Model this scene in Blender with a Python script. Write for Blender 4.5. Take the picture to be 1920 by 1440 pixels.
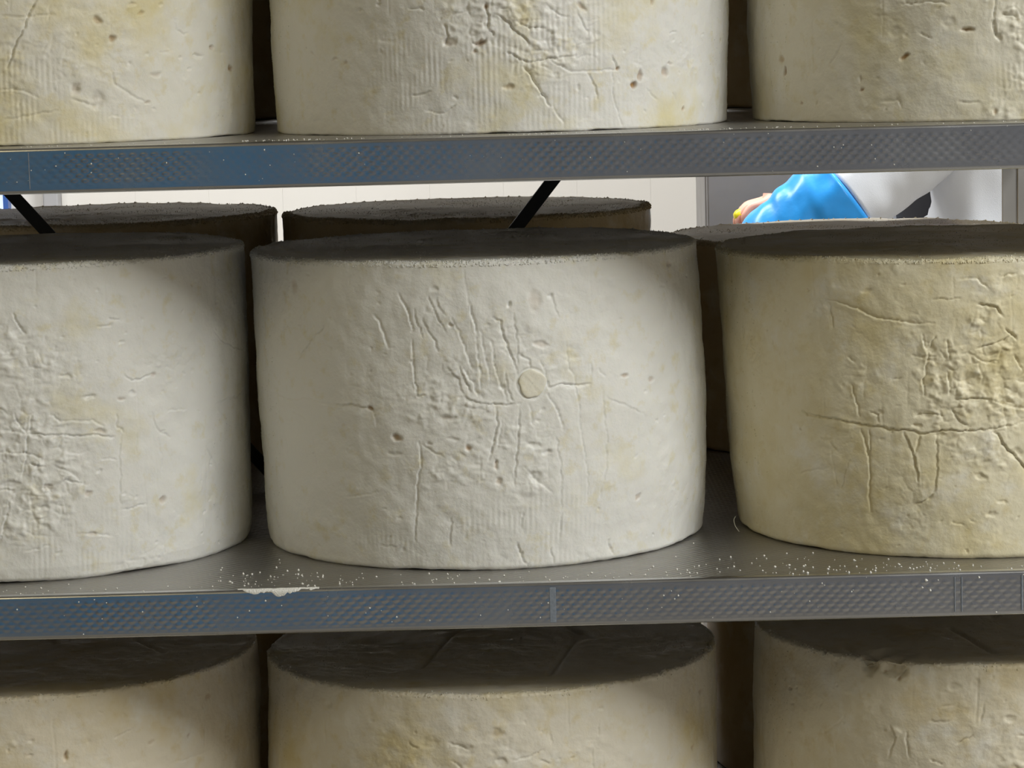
import bpy, bmesh, math
import numpy as np
from mathutils import Matrix, Vector

# ------------------------------------------------------------------ camera, world, light, exposure
scene = bpy.context.scene
COL = scene.collection
for o in list(bpy.data.objects):
    bpy.data.objects.remove(o, do_unlink=True)

CAM_Z = 1.40
PITCH, ROLL = 0.1254, math.radians(1.48)
cam_data = bpy.data.cameras.new('camera')
cam_data.sensor_fit = 'HORIZONTAL'
cam_data.sensor_width = 36.0
cam_data.lens = 93.75
cam_data.clip_start = 0.05
cam = bpy.data.objects.new('camera', cam_data)
COL.objects.link(cam)
fw = Vector((0, math.cos(PITCH), -math.sin(PITCH)))
up0 = Vector((0, math.sin(PITCH), math.cos(PITCH)))
r0 = Vector((1, 0, 0))
right = r0 * math.cos(ROLL) - up0 * math.sin(ROLL)
up = r0 * math.sin(ROLL) + up0 * math.cos(ROLL)
cam.matrix_world = Matrix(((right.x, up.x, -fw.x, 0), (right.y, up.y, -fw.y, 0),
                           (right.z, up.z, -fw.z, CAM_Z), (0, 0, 0, 1)))
scene.camera = cam

world = bpy.data.worlds.new('world')
scene.world = world
world.use_nodes = True
world.node_tree.nodes['Background'].inputs[0].default_value = (0.75, 0.85, 1.0, 1)
world.node_tree.nodes['Background'].inputs[1].default_value = 0.15

scene.view_settings.view_transform = 'Standard'
scene.view_settings.look = 'None'
scene.view_settings.exposure = -0.12
scene.view_settings.gamma = 1.0
scene.view_settings.use_curve_mapping = False

CEIL = 3.0
# (x, y, size along x, size along y, watts, colour)
LAMPS = [
    (-1.40, -0.50, 0.28, 1.50, 20.0, (0.98, 0.83, 0.42)),  # added warm fill, stands in for yellow bounce between the cheeses
    (1.65, 0.45, 0.28, 1.50, 37.0, (0.975, 1.0, 0.985)),
    (2.75, 0.45, 0.28, 1.50, 106.0, (0.975, 1.0, 0.985)),
    (-1.30, 5.20, 1.25, 0.28, 62.0, (0.99, 0.99, 0.97)),
    (0.35, 5.20, 1.25, 0.28, 62.0, (0.99, 0.99, 0.97)),
    (1.30, 3.90, 1.25, 0.28, 46.0, (0.93, 0.97, 1.0)),
]

# ------------------------------------------------------------------ helpers
def tag(o, label=None, cat=None, group=None, kind=None):
    if label: o['label'] = label
    if cat: o['category'] = cat
    if group: o['group'] = group
    if kind: o['kind'] = kind
    return o

def link(name, me, mat=None, parent=None, smooth=False):
    o = bpy.data.objects.new(name, me)
    COL.objects.link(o)
    if mat: me.materials.append(mat)
    if parent: o.parent = parent
    if smooth:
        me.polygons.foreach_set('use_smooth', np.ones(len(me.polygons), dtype=bool))
    return o

def empty(name, loc=(0, 0, 0)):
    o = bpy.data.objects.new(name, None)
    o.empty_display_size = 0.05
    o.location = loc
    COL.objects.link(o)
    return o

def mesh_np(name, verts, quads, extra=()):
    me = bpy.data.meshes.new(name)
    nv, nq = len(verts), len(quads)
    me.vertices.add(nv)
    me.vertices.foreach_set('co', np.asarray(verts, dtype=np.float32).ravel())
    tot = np.concatenate([np.full(nq, 4, dtype=np.int32), np.array([len(e) for e in extra], dtype=np.int32)])
    loops = np.concatenate([np.asarray(quads, dtype=np.int32).ravel(), np.array([i for e in extra for i in e], dtype=np.int32)])
    me.loops.add(len(loops))
    me.loops.foreach_set('vertex_index', loops)
    me.polygons.add(len(tot))
    me.polygons.foreach_set('loop_start', np.concatenate([[0], np.cumsum(tot)[:-1]]).astype(np.int32))
    me.polygons.foreach_set('loop_total', tot)
    me.update(calc_edges=True)
    return me

def box_bm(bm, x0, x1, y0, y1, z0, z1):
    v = [bm.verts.new(p) for p in ((x0,y0,z0),(x1,y0,z0),(x1,y1,z0),(x0,y1,z0),(x0,y0,z1),(x1,y0,z1),(x1,y1,z1),(x0,y1,z1))]
    for f in ((3,2,1,0),(4,5,6,7),(0,1,5,4),(1,2,6,5),(2,3,7,6),(3,0,4,7)):
        bm.faces.new([v[i] for i in f])

def bm_obj(name, bm, mat, parent=None, bevel=0.0, smooth=False, seg=2):
    if bevel > 0:
        bmesh.ops.bevel(bm, geom=list(bm.edges), offset=bevel, segments=seg, affect='EDGES', profile=0.5)
    me = bpy.data.meshes.new(name)
    bm.to_mesh(me); bm.free()
    return link(name, me, mat, parent, smooth)

def box(name, x0, x1, y0, y1, z0, z1, mat, parent=None, bevel=0.0):
    bm = bmesh.new()
    box_bm(bm, x0, x1, y0, y1, z0, z1)
    return bm_obj(name, bm, mat, parent, bevel)

# numpy gradient noise
def _h(i, j, k, seed):
    h = (i.astype(np.uint32) * np.uint32(374761393) + j.astype(np.uint32) * np.uint32(668265263)
         + k.astype(np.uint32) * np.uint32(2246822519) + np.uint32((seed * 3266489917) & 0xffffffff))
    h ^= h >> np.uint32(13); h *= np.uint32(1274126177); h ^= h >> np.uint32(16)
    h *= np.uint32(2654435761); h ^= h >> np.uint32(15)
    return h

def perlin(P, scale, seed):
    p = P / scale + 200.37
    i = np.floor(p).astype(np.int64); f = (p - i).astype(np.float32)
    w = f * f * f * (f * (f * 6 - 15) + 10)
    out = np.zeros(P.shape[:-1], dtype=np.float32)
    for dx in (0, 1):
        for dy in (0, 1):
            for dz in (0, 1):
                h = _h(i[..., 0] + dx, i[..., 1] + dy, i[..., 2] + dz, seed)
                g = ((h & np.uint32(1023)).astype(np.float32) / 511.5 - 1) * (f[..., 0] - dx) \
                  + (((h >> np.uint32(10)) & np.uint32(1023)).astype(np.float32) / 511.5 - 1) * (f[..., 1] - dy) \
                  + (((h >> np.uint32(20)) & np.uint32(1023)).astype(np.float32) / 511.5 - 1) * (f[..., 2] - dz)
                wx = w[..., 0] if dx else 1 - w[..., 0]
                wy = w[..., 1] if dy else 1 - w[..., 1]
                wz = w[..., 2] if dz else 1 - w[..., 2]
                out += g * wx * wy * wz
    return out * 1.6

def worley(s, z, cs, cz, seed):
    u, v = s / cs + 100.0, z / cz + 100.0
    iu, iv = np.floor(u).astype(np.int64), np.floor(v).astype(np.int64)
    f1 = np.full(u.shape, 9.0, dtype=np.float32); f2 = f1.copy()
    k = np.zeros_like(iu)
    for a in (-1, 0, 1):
        for b in (-1, 0, 1):
            h = _h(iu + a, iv + b, k, seed)
            px = iu + a + (h & np.uint32(65535)).astype(np.float32) / 65535.0
            py = iv + b + (h >> np.uint32(16)).astype(np.float32) / 65535.0
            d = np.sqrt((u - px) ** 2 + (v - py) ** 2).astype(np.float32)
            f2 = np.minimum(f2, np.maximum(f1, d)); f1 = np.minimum(f1, d)
    return f1, f2

def sstep(x, a, b):
    t = np.clip((x - a) / (b - a), 0, 1)
    return t * t * (3 - 2 * t)

# ------------------------------------------------------------------ materials
def new_mat(name):
    m = bpy.data.materials.new(name); m.use_nodes = True
    nt = m.node_tree
    return m, nt, nt.nodes['Principled BSDF']

def N(nt, kind, **kw):
    n = nt.nodes.new(kind)
    for k, v in kw.items(): setattr(n, k, v)
    return n

def simple(name, col, rough=0.5, metal=0.0, var=0.06, scale=8.0, bump=0.0, bscale=200.0):
    m, nt, b = new_mat(name)
    tc = N(nt, 'ShaderNodeTexCoord')
    nz = N(nt, 'ShaderNodeTexNoise'); nz.inputs['Scale'].default_value = scale; nz.inputs['Detail'].default_value = 5
    nt.links.new(tc.outputs['Object'], nz.inputs['Vector'])
    mx = N(nt, 'ShaderNodeMix', data_type='RGBA')
    mx.inputs[6].default_value = (*[max(0, c * (1 - var)) for c in col], 1)
    mx.inputs[7].default_value = (*[min(1, c * (1 + var)) for c in col], 1)
    nt.links.new(nz.outputs[0], mx.inputs[0])
    nt.links.new(mx.outputs[2], b.inputs['Base Color'])
    b.inputs['Roughness'].default_value = rough
    b.inputs['Metallic'].default_value = metal
    if bump > 0:
        n2 = N(nt, 'ShaderNodeTexNoise'); n2.inputs['Scale'].default_value = bscale; n2.inputs['Detail'].default_value = 3
        nt.links.new(tc.outputs['Object'], n2.inputs['Vector'])
        bp = N(nt, 'ShaderNodeBump'); bp.inputs['Strength'].default_value = bump; bp.inputs['Distance'].default_value = 0.002
        nt.links.new(n2.outputs[0], bp.inputs['Height']); nt.links.new(bp.outputs[0], b.inputs['Normal'])
    return m

def cheese_mat(name, white, yellow, amount, seed):
    """pale pressed cheese: chalky cream with irregular butter-yellow patches, brown in the few oxidised holes"""
    m, nt, b = new_mat(name)
    tc = N(nt, 'ShaderNodeTexCoord')
    mp = N(nt, 'ShaderNodeMapping'); mp.inputs['Location'].default_value = (seed * 3.1, seed * 1.7, seed * 2.3)
    nt.links.new(tc.outputs['Object'], mp.inputs['Vector'])
    def noise(sc, det=4, ro=0.55):
        n = N(nt, 'ShaderNodeTexNoise'); n.inputs['Scale'].default_value = sc
        n.inputs['Detail'].default_value = det; n.inputs['Roughness'].default_value = ro
        nt.links.new(mp.outputs[0], n.inputs['Vector']); return n
    n1 = noise(13, 5, 0.6)
    r1 = N(nt, 'ShaderNodeValToRGB')
    r1.color_ramp.elements[0].position = 0.62 - 0.38 * amount; r1.color_ramp.elements[0].color = (0, 0, 0, 1)
    r1.color_ramp.elements[1].position = 0.80 - 0.25 * amount; r1.color_ramp.elements[1].color = (1, 1, 1, 1)
    nt.links.new(n1.outputs[0], r1.inputs[0])
    m1 = N(nt, 'ShaderNodeMix', data_type='RGBA')
    m1.inputs[6].default_value = (*white, 1); m1.inputs[7].default_value = (*yellow, 1)
    nt.links.new(r1.outputs[0], m1.inputs[0])
    # small translucent yellow flecks and paler chalk
    n2 = noise(62, 4, 0.6)
    r2 = N(nt, 'ShaderNodeValToRGB')
    r2.color_ramp.elements[0].position = 0.56; r2.color_ramp.elements[0].color = (0, 0, 0, 1)
    r2.color_ramp.elements[1].position = 0.74; r2.color_ramp.elements[1].color = (0.55, 0.55, 0.55, 1)
    nt.links.new(n2.outputs[0], r2.inputs[0])
    m2 = N(nt, 'ShaderNodeMix', data_type='RGBA')
    m2.inputs[7].default_value = (yellow[0] * 0.92, yellow[1] * 0.88, yellow[2] * 0.72, 1)
    nt.links.new(r2.outputs[0], m2.inputs[0]); nt.links.new(m1.outputs[2], m2.inputs[6])
    n3 = noise(28, 4, 0.6)
    r3 = N(nt, 'ShaderNodeValToRGB')
    r3.color_ramp.elements[0].position = 0.55; r3.color_ramp.elements[0].color = (0, 0, 0, 1)
    r3.color_ramp.elements[1].position = 0.72; r3.color_ramp.elements[1].color = (0.6, 0.6, 0.6, 1)
    nt.links.new(n3.outputs[0], r3.inputs[0])
    m3 = N(nt, 'ShaderNodeMix', data_type='RGBA')
    m3.inputs[7].default_value = (0.84, 0.825, 0.775, 1)
    nt.links.new(r3.outputs[0], m3.inputs[0]); nt.links.new(m2.outputs[2], m3.inputs[6])
    at = N(nt, 'ShaderNodeAttribute', attribute_name='stain')
    m4 = N(nt, 'ShaderNodeMix', data_type='RGBA')
    m4.inputs[7].default_value = (0.36, 0.20, 0.06, 1)
    nt.links.new(at.outputs['Fac'], m4.inputs[0]); nt.links.new(m3.outputs[2], m4.inputs[6])
    nt.links.new(m4.outputs[2], b.inputs['Base Color'])
    b.inputs['Roughness'].default_value = 0.45
    b.inputs['Specular IOR Level'].default_value = 0.4
    b.inputs['Subsurface Weight'].default_value = 0.12
    b.inputs['Subsurface Radius'].default_value = (1.0, 0.75, 0.4)
    b.inputs['Subsurface Scale'].default_value = 0.004
    n4 = noise(420, 3, 0.6)
    bp = N(nt, 'ShaderNodeBump'); bp.inputs['Strength'].default_value = 0.35; bp.inputs['Distance'].default_value = 0.0008
    nt.links.new(n4.outputs[0], bp.inputs['Height']); nt.links.new(bp.outputs[0], b.inputs['Normal'])
    return m

def steel_mat(name, col, rough, emboss):
    """rolled stainless sheet; emboss adds the staggered rolled pattern on flat sheets"""
    m, nt, b = new_mat(name)
    tc = N(nt, 'ShaderNodeTexCoord')
    n1 = N(nt, 'ShaderNodeTexNoise'); n1.inputs['Scale'].default_value = 9; n1.inputs['Detail'].default_value = 6
    nt.links.new(tc.outputs['Object'], n1.inputs['Vector'])
    mx = N(nt, 'ShaderNodeMix', data_type='RGBA')
    mx.inputs[6].default_value = (*[c * 0.82 for c in col], 1); mx.inputs[7].default_value = (*[min(1, c * 1.12) for c in col], 1)
    nt.links.new(n1.outputs[0], mx.inputs[0]); nt.links.new(mx.outputs[2], b.inputs['Base Color'])
    b.inputs['Metallic'].default_value = 1.0
    n2 = N(nt, 'ShaderNodeTexNoise'); n2.inputs['Scale'].default_value = 16; n2.inputs['Detail'].default_value = 6
    nt.links.new(tc.outputs['Object'], n2.inputs['Vector'])
    mr = N(nt, 'ShaderNodeMapRange'); mr.inputs[3].default_value = rough - 0.09; mr.inputs[4].default_value = rough + 0.14
    nt.links.new(n2.outputs[0], mr.inputs[0]); nt.links.new(mr.outputs[0], b.inputs['Roughness'])
    if emboss:
        sx = N(nt, 'ShaderNodeSeparateXYZ'); nt.links.new(tc.outputs['Object'], sx.inputs[0])
        def wave(out, per):
            mu = N(nt, 'ShaderNodeMath', operation='MULTIPLY'); mu.inputs[1].default_value = 2 * math.pi / per
            nt.links.new(out, mu.inputs[0])
            c = N(nt, 'ShaderNodeMath', operation='COSINE'); nt.links.new(mu.outputs[0], c.inputs[0]); return c
        a = wave(sx.outputs['X'], 0.0085); c2 = wave(sx.outputs['Y'], 0.0078)
        pr = N(nt, 'ShaderNodeMath', operation='MULTIPLY')
        nt.links.new(a.outputs[0], pr.inputs[0]); nt.links.new(c2.outputs[0], pr.inputs[1])
        bp = N(nt, 'ShaderNodeBump'); bp.inputs['Strength'].default_value = 1.0; bp.inputs['Distance'].default_value = 0.0003
        nt.links.new(pr.outputs[0], bp.inputs['Height']); nt.links.new(bp.outputs[0], b.inputs['Normal'])
    return m

WHITE, YELLOW = (0.82, 0.81, 0.77), (0.77, 0.715, 0.51)
M = {
    'steel_top': steel_mat('rolled_steel_sheet', (0.42, 0.41, 0.40), 0.36, True),
    'steel_lip': steel_mat('rolled_steel_edge', (0.58, 0.59, 0.62), 0.22, False),
    'steel_post': steel_mat('rack_post_steel', (0.55, 0.54, 0.53), 0.38, False),
    'brace': simple('dark_brace_steel', (0.03, 0.028, 0.025), 0.45, 0.3),
    'crumb': simple('white_crumb', (0.86, 0.85, 0.80), 0.6, 0, 0.04, 300),
    'salt': simple('salt_crust', (0.85, 0.84, 0.80), 0.7, 0, 0.08, 120, 0.6, 900),
    'residue': simple('tape_residue', (0.22, 0.25, 0.30), 0.6, 0, 0.35, 500),
    'wall': simple('cream_panel', (0.79, 0.765, 0.725), 0.45, 0, 0.02, 3),
    'wall_warm': simple('ochre_paint', (0.24, 0.19, 0.12), 0.6, 0, 0.05, 3),
    'wall_dim': simple('grey_paint', (0.22, 0.225, 0.25), 0.6, 0, 0.05, 3),
    'ceiling': simple('ceiling_paint', (0.60, 0.58, 0.53), 0.7, 0, 0.03, 2),
    'floor': simple('resin_floor', (0.26, 0.24, 0.21), 0.4, 0, 0.12, 5),
    'trim': simple('grey_trim', (0.42, 0.42, 0.44), 0.5),
    'blue_frame': simple('blue_enamel', (0.05, 0.13, 0.42), 0.4),
    'reflector_blue': simple('blue_reflector_paint', (0.06, 0.27, 0.58), 0.4),  # for the added unseen panel that the shelf edges reflect
    'glass': simple('window_pane', (0.75, 0.83, 0.95), 0.15),
    'cabinet': steel_mat('cabinet_steel', (0.34, 0.33, 0.33), 0.42, False),
    'coat': simple('white_coat_cotton', (0.80, 0.82, 0.87), 0.75, 0, 0.03, 20, 0.25, 700),
    'blue_film': simple('blue_plastic_film', (0.03, 0.33, 0.84), 0.32, 0, 0.18, 14, 0.25, 60),
    'skin': simple('skin', (0.72, 0.36, 0.27), 0.5, 0, 0.06, 30),
    'shirt': simple('black_jersey', (0.02, 0.02, 0.025), 0.8),
    'trousers': simple('white_trousers', (0.72, 0.73, 0.76), 0.8),
    'yellow': simple('yellow_plastic', (0.85, 0.72, 0.02), 0.4),
    'boot': simple('white_rubber', (0.7, 0.7, 0.7), 0.5),
    'lamp_body': simple('white_lamp_housing', (0.8, 0.8, 0.8), 0.5),
    'hair': simple('dark_hair', (0.05, 0.03, 0.02), 0.6),
}
m, nt, b = new_mat('lit_diffuser')
b.inputs['Emission Color'].default_value = (1, 0.97, 0.92, 1); b.inputs['Emission Strength'].default_value = 2.0
M['diffuser'] = m
m, nt, b = new_mat('sky_lit_pane')
b.inputs['Base Color'].default_value = (0.7, 0.8, 0.95, 1); b.inputs['Roughness'].default_value = 0.1
b.inputs['Emission Color'].default_value = (0.72, 0.82, 1.0, 1); b.inputs['Emission Strength'].default_value = 0.75
M['pane'] = m

# ------------------------------------------------------------------ the room
RX, RY0, RY1 = 3.6, -2.6, 7.0
tag(box('floor', -RX, RX, RY0, RY1, -0.10, 0.0, M['floor']), kind='structure')
tag(box('ceiling', -RX, RX, RY0, RY1, CEIL, CEIL + 0.1, M['ceiling']), kind='structure')
tag(box('wall_left', -RX - 0.1, -RX, RY0, RY1, 0, CEIL, M['wall_warm']), kind='structure')
tag(box('wall_right', RX, RX + 0.1, RY0, RY1, 0, CEIL, M['wall_warm']), kind='structure')
tag(box('wall_front', -RX, RX, RY0 - 0.1, RY0, 0, CEIL, M['wall_dim']), kind='structure')
wb = tag(box('wall_back', -RX, RX, RY1 + 0.003, RY1 + 0.13, 0, CEIL, M['wall']), kind='structure')
x = -1.1675
pm = None
while x < 1.2:     # insulated wall panels with narrow joints
    if pm is None:
        pm = box('panel', 0.0001, 0.1929, 0, 0.003, 0.1, CEIL - 0.02, M['wall'], wb, 0.0002)
        pm.location = (x, RY1, 0); src = pm
    else:
        o = bpy.data.objects.new('panel', src.data); COL.objects.link(o); o.parent = wb; o.location = (x, RY1, 0)
    x += 0.193
tag(box('trim_1', -1.208, -1.169, RY1 - 0.05, RY1 + 0.003, 0, CEIL, M['trim'], None, 0.004), kind='structure')
w1 = tag(box('window_1', -2.30, -1.314, RY1 - 0.012, RY1 + 0.003, 0.85, 2.1, M['pane']), kind='structure')
bm = bmesh.new()
for a in ((-2.34, -2.30, .81, 2.14), (-1.314, -1.301, .81, 2.14), (-2.30, -1.314, .81, .85), (-2.30, -1.314, 2.1, 2.14)):
    box_bm(bm, a[0], a[1], RY1 - 0.04, RY1 + 0.003, a[2], a[3])
bm_obj('window_frame', bm, M['blue_frame'], w1)
# added door-shaped blue panel behind the camera, puts blue reflections on shelf edges
d1 = tag(box('blue_reflector', -1.75, -0.30, RY0, RY0 + 0.05, 0, 2.1, M['reflector_blue'], None, 0.004), kind='structure')
bm = bmesh.new(); box_bm(bm, -0.50, -0.46, RY0 + 0.05, RY0 + 0.10, 0.95, 1.20)
bm_obj('reflector_handle', bm, M['steel_post'], d1, 0.008)

for i, (x, y, lx, ly, watts, col) in enumerate(LAMPS):
    e = empty('ceiling_light', (x, y, CEIL))  # the first is the added fill lamp, the rest are room fixtures
    where = ['added warm fill light over the aisle left of the camera', 'white strip light over the aisle right of the camera, nearer one', 'white strip light over the aisle right of the camera, farther one',
             'white strip light on the ceiling before the cream wall, left one', 'white strip light on the ceiling before the cream wall, middle one',
             'white strip light on the ceiling above the worker'][i]
    tag(e, where, 'lamp', 'ceiling strip lights')
    bm = bmesh.new(); box_bm(bm, -lx/2 - .03, lx/2 + .03, -ly/2 - .03, ly/2 + .03, -0.07, 0)
    bm_obj('housing', bm, M['lamp_body'], e, 0.006)
    bm = bmesh.new(); box_bm(bm, -lx/2, lx/2, -ly/2, ly/2, -0.085, -0.0701)
    bm_obj('diffuser', bm, M['diffuser'], e)
    ld = bpy.data.lights.new('tube_light', 'AREA'); ld.shape = 'RECTANGLE'; ld.size = lx; ld.size_y = ly
    ld.energy = watts; ld.color = col
    lo = bpy.data.objects.new('tube_light', ld); COL.objects.link(lo); lo.parent = e; lo.location = (0, 0, -0.09)

# ------------------------------------------------------------------ rack
YE, YF, YBK = 2.116, 2.365, 2.909       # shelf front edge, front row axis, back row axis
ZU, ZM, ZL = 1.3313, 0.9710, 0.6107     # shelf tops
PITCHZ = ZU - ZM
X0, X1, YR = -0.690, 0.640, 3.190
LIP_H = 0.0368

rack = empty('cheese_rack', (0, YE, 0))
tag(rack, 'stainless steel shelving rack with embossed shelf edges holding the cheeses', 'rack')
rack_inv = Matrix.Translation((0, -YE, 0))
def to_rack(o):
    o.parent = rack; o.matrix_parent_inverse = rack_inv
    return o

def lip_mesh(step, nz):
    """front edge of a shelf: top bend, embossed face, bottom bend and return flange; y=0 is the face, z=0 the shelf top"""
    r = 0.0032
    prof = [(0.007, 0.0, 0), (0.005, 0.0, 0)]
    for a in np.linspace(0, 90, 7): prof.append((r - r * math.sin(math.radians(a)), -r + r * math.cos(math.radians(a)), 0))
    zs = np.linspace(-r, -LIP_H + r, nz)[1:-1]
    for z in zs: prof.append((0.0, z, 1))
    for a in np.linspace(0, 90, 7): prof.append((r - r * math.cos(math.radians(a)), -LIP_H + r - r * math.sin(math.radians(a)), 0))
    prof += [(0.012, -LIP_H, 0), (0.020, -LIP_H, 0)]
    pr = np.array(prof)
    xs = np.concatenate([np.arange(X0, -0.52, 0.006), np.arange(-0.52, 0.52, step), np.arange(0.52, X1 + 1e-6, 0.006)])
    Xg, R = np.meshgrid(xs, np.arange(len(pr)), indexing='ij')
    Y = pr[R, 0].copy(); Z = pr[R, 1].copy(); mk = pr[R, 2]
    edge = sstep(Z, -LIP_H + 0.0045, -LIP_H + 0.0075) * (1 - sstep(Z, -0.0075, -0.0045)) * mk
    P = np.stack([Xg, Y, Z], -1)
    wob = perlin(P, 0.05, 5) * 0.0012
    zz = (Z + wob * .6) / 0.0039
    row = np.round(zz)
    xx = 2 * math.pi * (Xg + wob) / 0.0087 + 0.9 * np.sin(Xg * 23) + math.pi * (row % 2)
    pat = sstep(np.cos(xx), -0.55, 0.35) * np.cos(math.pi * (zz - row)) ** 1.5
    wear = 0.35 + 0.65 * sstep(perlin(P * np.array([1, 0, .4]), 0.09, 8) + 0.15, -0.35, 0.25)
    Y = Y - edge * wear * 0.00034 * pat
    Y = Y + perlin(P * np.array([1, 0, 0]), 0.22, 3) * 0.0006
    V = np.stack([Xg, Y, Z], -1).reshape(-1, 3)
    n, k = Xg.shape
    idx = np.arange(n * k).reshape(n, k)
    q = np.stack([idx[:-1, :-1], idx[1:, :-1], idx[1:, 1:], idx[:-1, 1:]], -1).reshape(-1, 4)
    return mesh_np('front_lip', V, q[:, ::-1])

lip_me, lip_far = lip_mesh(0.0011, 34), lip_mesh(0.008, 6)
for q_ in (lip_me, lip_far):
    q_.materials.append(M['steel_lip'])
    q_.polygons.foreach_set('use_smooth', np.ones(len(q_.polygons), dtype=bool))

def shelf(z):
    bm = bmesh.new()
    box_bm(bm, X0, X1, YE + 0.007, YR, z - 0.0016, z)                       # sheet
    for (a, b_, c, d) in ((X0, X0 + 0.002, YE + 0.03, YR), (X1 - 0.002, X1, YE + 0.03, YR), (X0, X1, YR - 0.002, YR)):
        box_bm(bm, a, b_, c, d, z - LIP_H, z - 0.0016)
    for yy in (2.36, 2.64, 2.91):                                            # stiffening ribs under the sheet
        box_bm(bm, X0 + 0.002, X1 - 0.002, yy - 0.012, yy + 0.012, z - 0.018, z - 0.0016)
    s = bm_obj('shelf', bm, M['steel_top'])
    to_rack(s)
    l = bpy.data.objects.new('front_lip', lip_me if z in (ZU, ZM) else lip_far); COL.objects.link(l); l.parent = s
    l.location = (0, YE, z)
    return s

shelves = {}
for z in (ZU + PITCHZ, ZU, ZM, ZL, ZL - PITCHZ):
    shelves[round(z, 3)] = shelf(z)
sU, sM = shelves[round(ZU, 3)], shelves[round(ZM, 3)]
def residue(s, z, x, w, tops=0.004, bots=0.004):
    o = box('label_residue', x - w / 2, x + w / 2, YE - 0.0011, YE - 0.0003, z - LIP_H + bots, z - tops, M['residue'], s, 0.0003)
    return o
residue(sU, ZU, -0.3776, 0.0007)
residue(sM, ZM, 0.0284, 0.0050)
residue(sM, ZM, 0.3533, 0.0008); residue(sM, ZM, 0.3589, 0.0008); residue(sM, ZM, 0.4076, 0.0012)

ZTOP = ZU + PITCHZ + 0.05
def post(x0, x1, y0, y1, flip):
    """folded angle post with rolled groove"""
    bm = bmesh.new()
    box_bm(bm, x0, x1, y0, y0 + 0.003, 0, ZTOP)
    xs = (x1 - 0.003, x1) if flip else (x0, x0 + 0.003)
    box_bm(bm, xs[0], xs[1], y0 + 0.003, y1, 0, ZTOP)
    c = (x0 + x1) / 2
    box_bm(bm, c - 0.006, c + 0.006, y0 - 0.003, y0, 0, ZTOP)
    o = bm_obj('post', bm, M['steel_post'], None, 0.0008, seg=1)
    return to_rack(o)
post(X1 + 0.001, X1 + 0.045, YE + 0.04, YE + 0.08, True)
post(X0 - 0.045, X0 - 0.001, YE + 0.04, YE + 0.08, False)
post(0.592, 0.640, YR + 0.002, YR + 0.045, True)
post(X0, X0 + 0.048, YR + 0.002, YR + 0.045, False)
for z in (ZU, ZM, ZL):
    bm = bmesh.new(); box_bm(bm, 0.612, 0.634, YR - 0.020, YR + 0.0015, z - LIP_H - 0.012, z - LIP_H - 0.001)
    to_rack(bm_obj('bracket', bm, M['steel_post'], None, 0.001, seg=1))

def brace(p0, p1, w=0.0125, t=0.012):
    """angle-section diagonal: two thin flanges"""
    p0, p1 = Vector(p0), Vector(p1)
    d = (p1 - p0); L = d.length
    bm = bmesh.new()
    box_bm(bm, 0, L, -w / 2, w / 2, 0, 0.002)
    box_bm(bm, 0, L, w / 2 - 0.002, w / 2, 0.002, t)
    xa = d.normalized(); za = Vector((0, 1, 0)); ya = za.cross(xa)
    mw = Matrix(((xa.x, ya.x, za.x, p0.x), (xa.y, ya.y, za.y, p0.y), (xa.z, ya.z, za.z, p0.z), (0, 0, 0, 1)))
    bmesh.ops.transform(bm, matrix=mw, verts=bm.verts)
    return to_rack(bm_obj('brace', bm, M['brace']))
def line_x(xa, za, xb, zb, z): return xa + (xb - xa) * (z - za) / (zb - za)
zt, zb_ = ZU - 0.0375, ZM + 0.001
# both diagonals stand between the two rows of cheese
brace((line_x(-0.4848, 1.2660, -0.4524, 1.2283, zt), 2.630, zt), (line_x(-0.4848, 1.2660, -0.4524, 1.2283, zb_), 2.630, zb_))
brace((line_x(0.0446, 1.2671, 0.0120, 1.2268, zt), 2.645, zt), (line_x(0.0446, 1.2671, 0.0120, 1.2268, zb_), 2.645, zb_))

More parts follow.
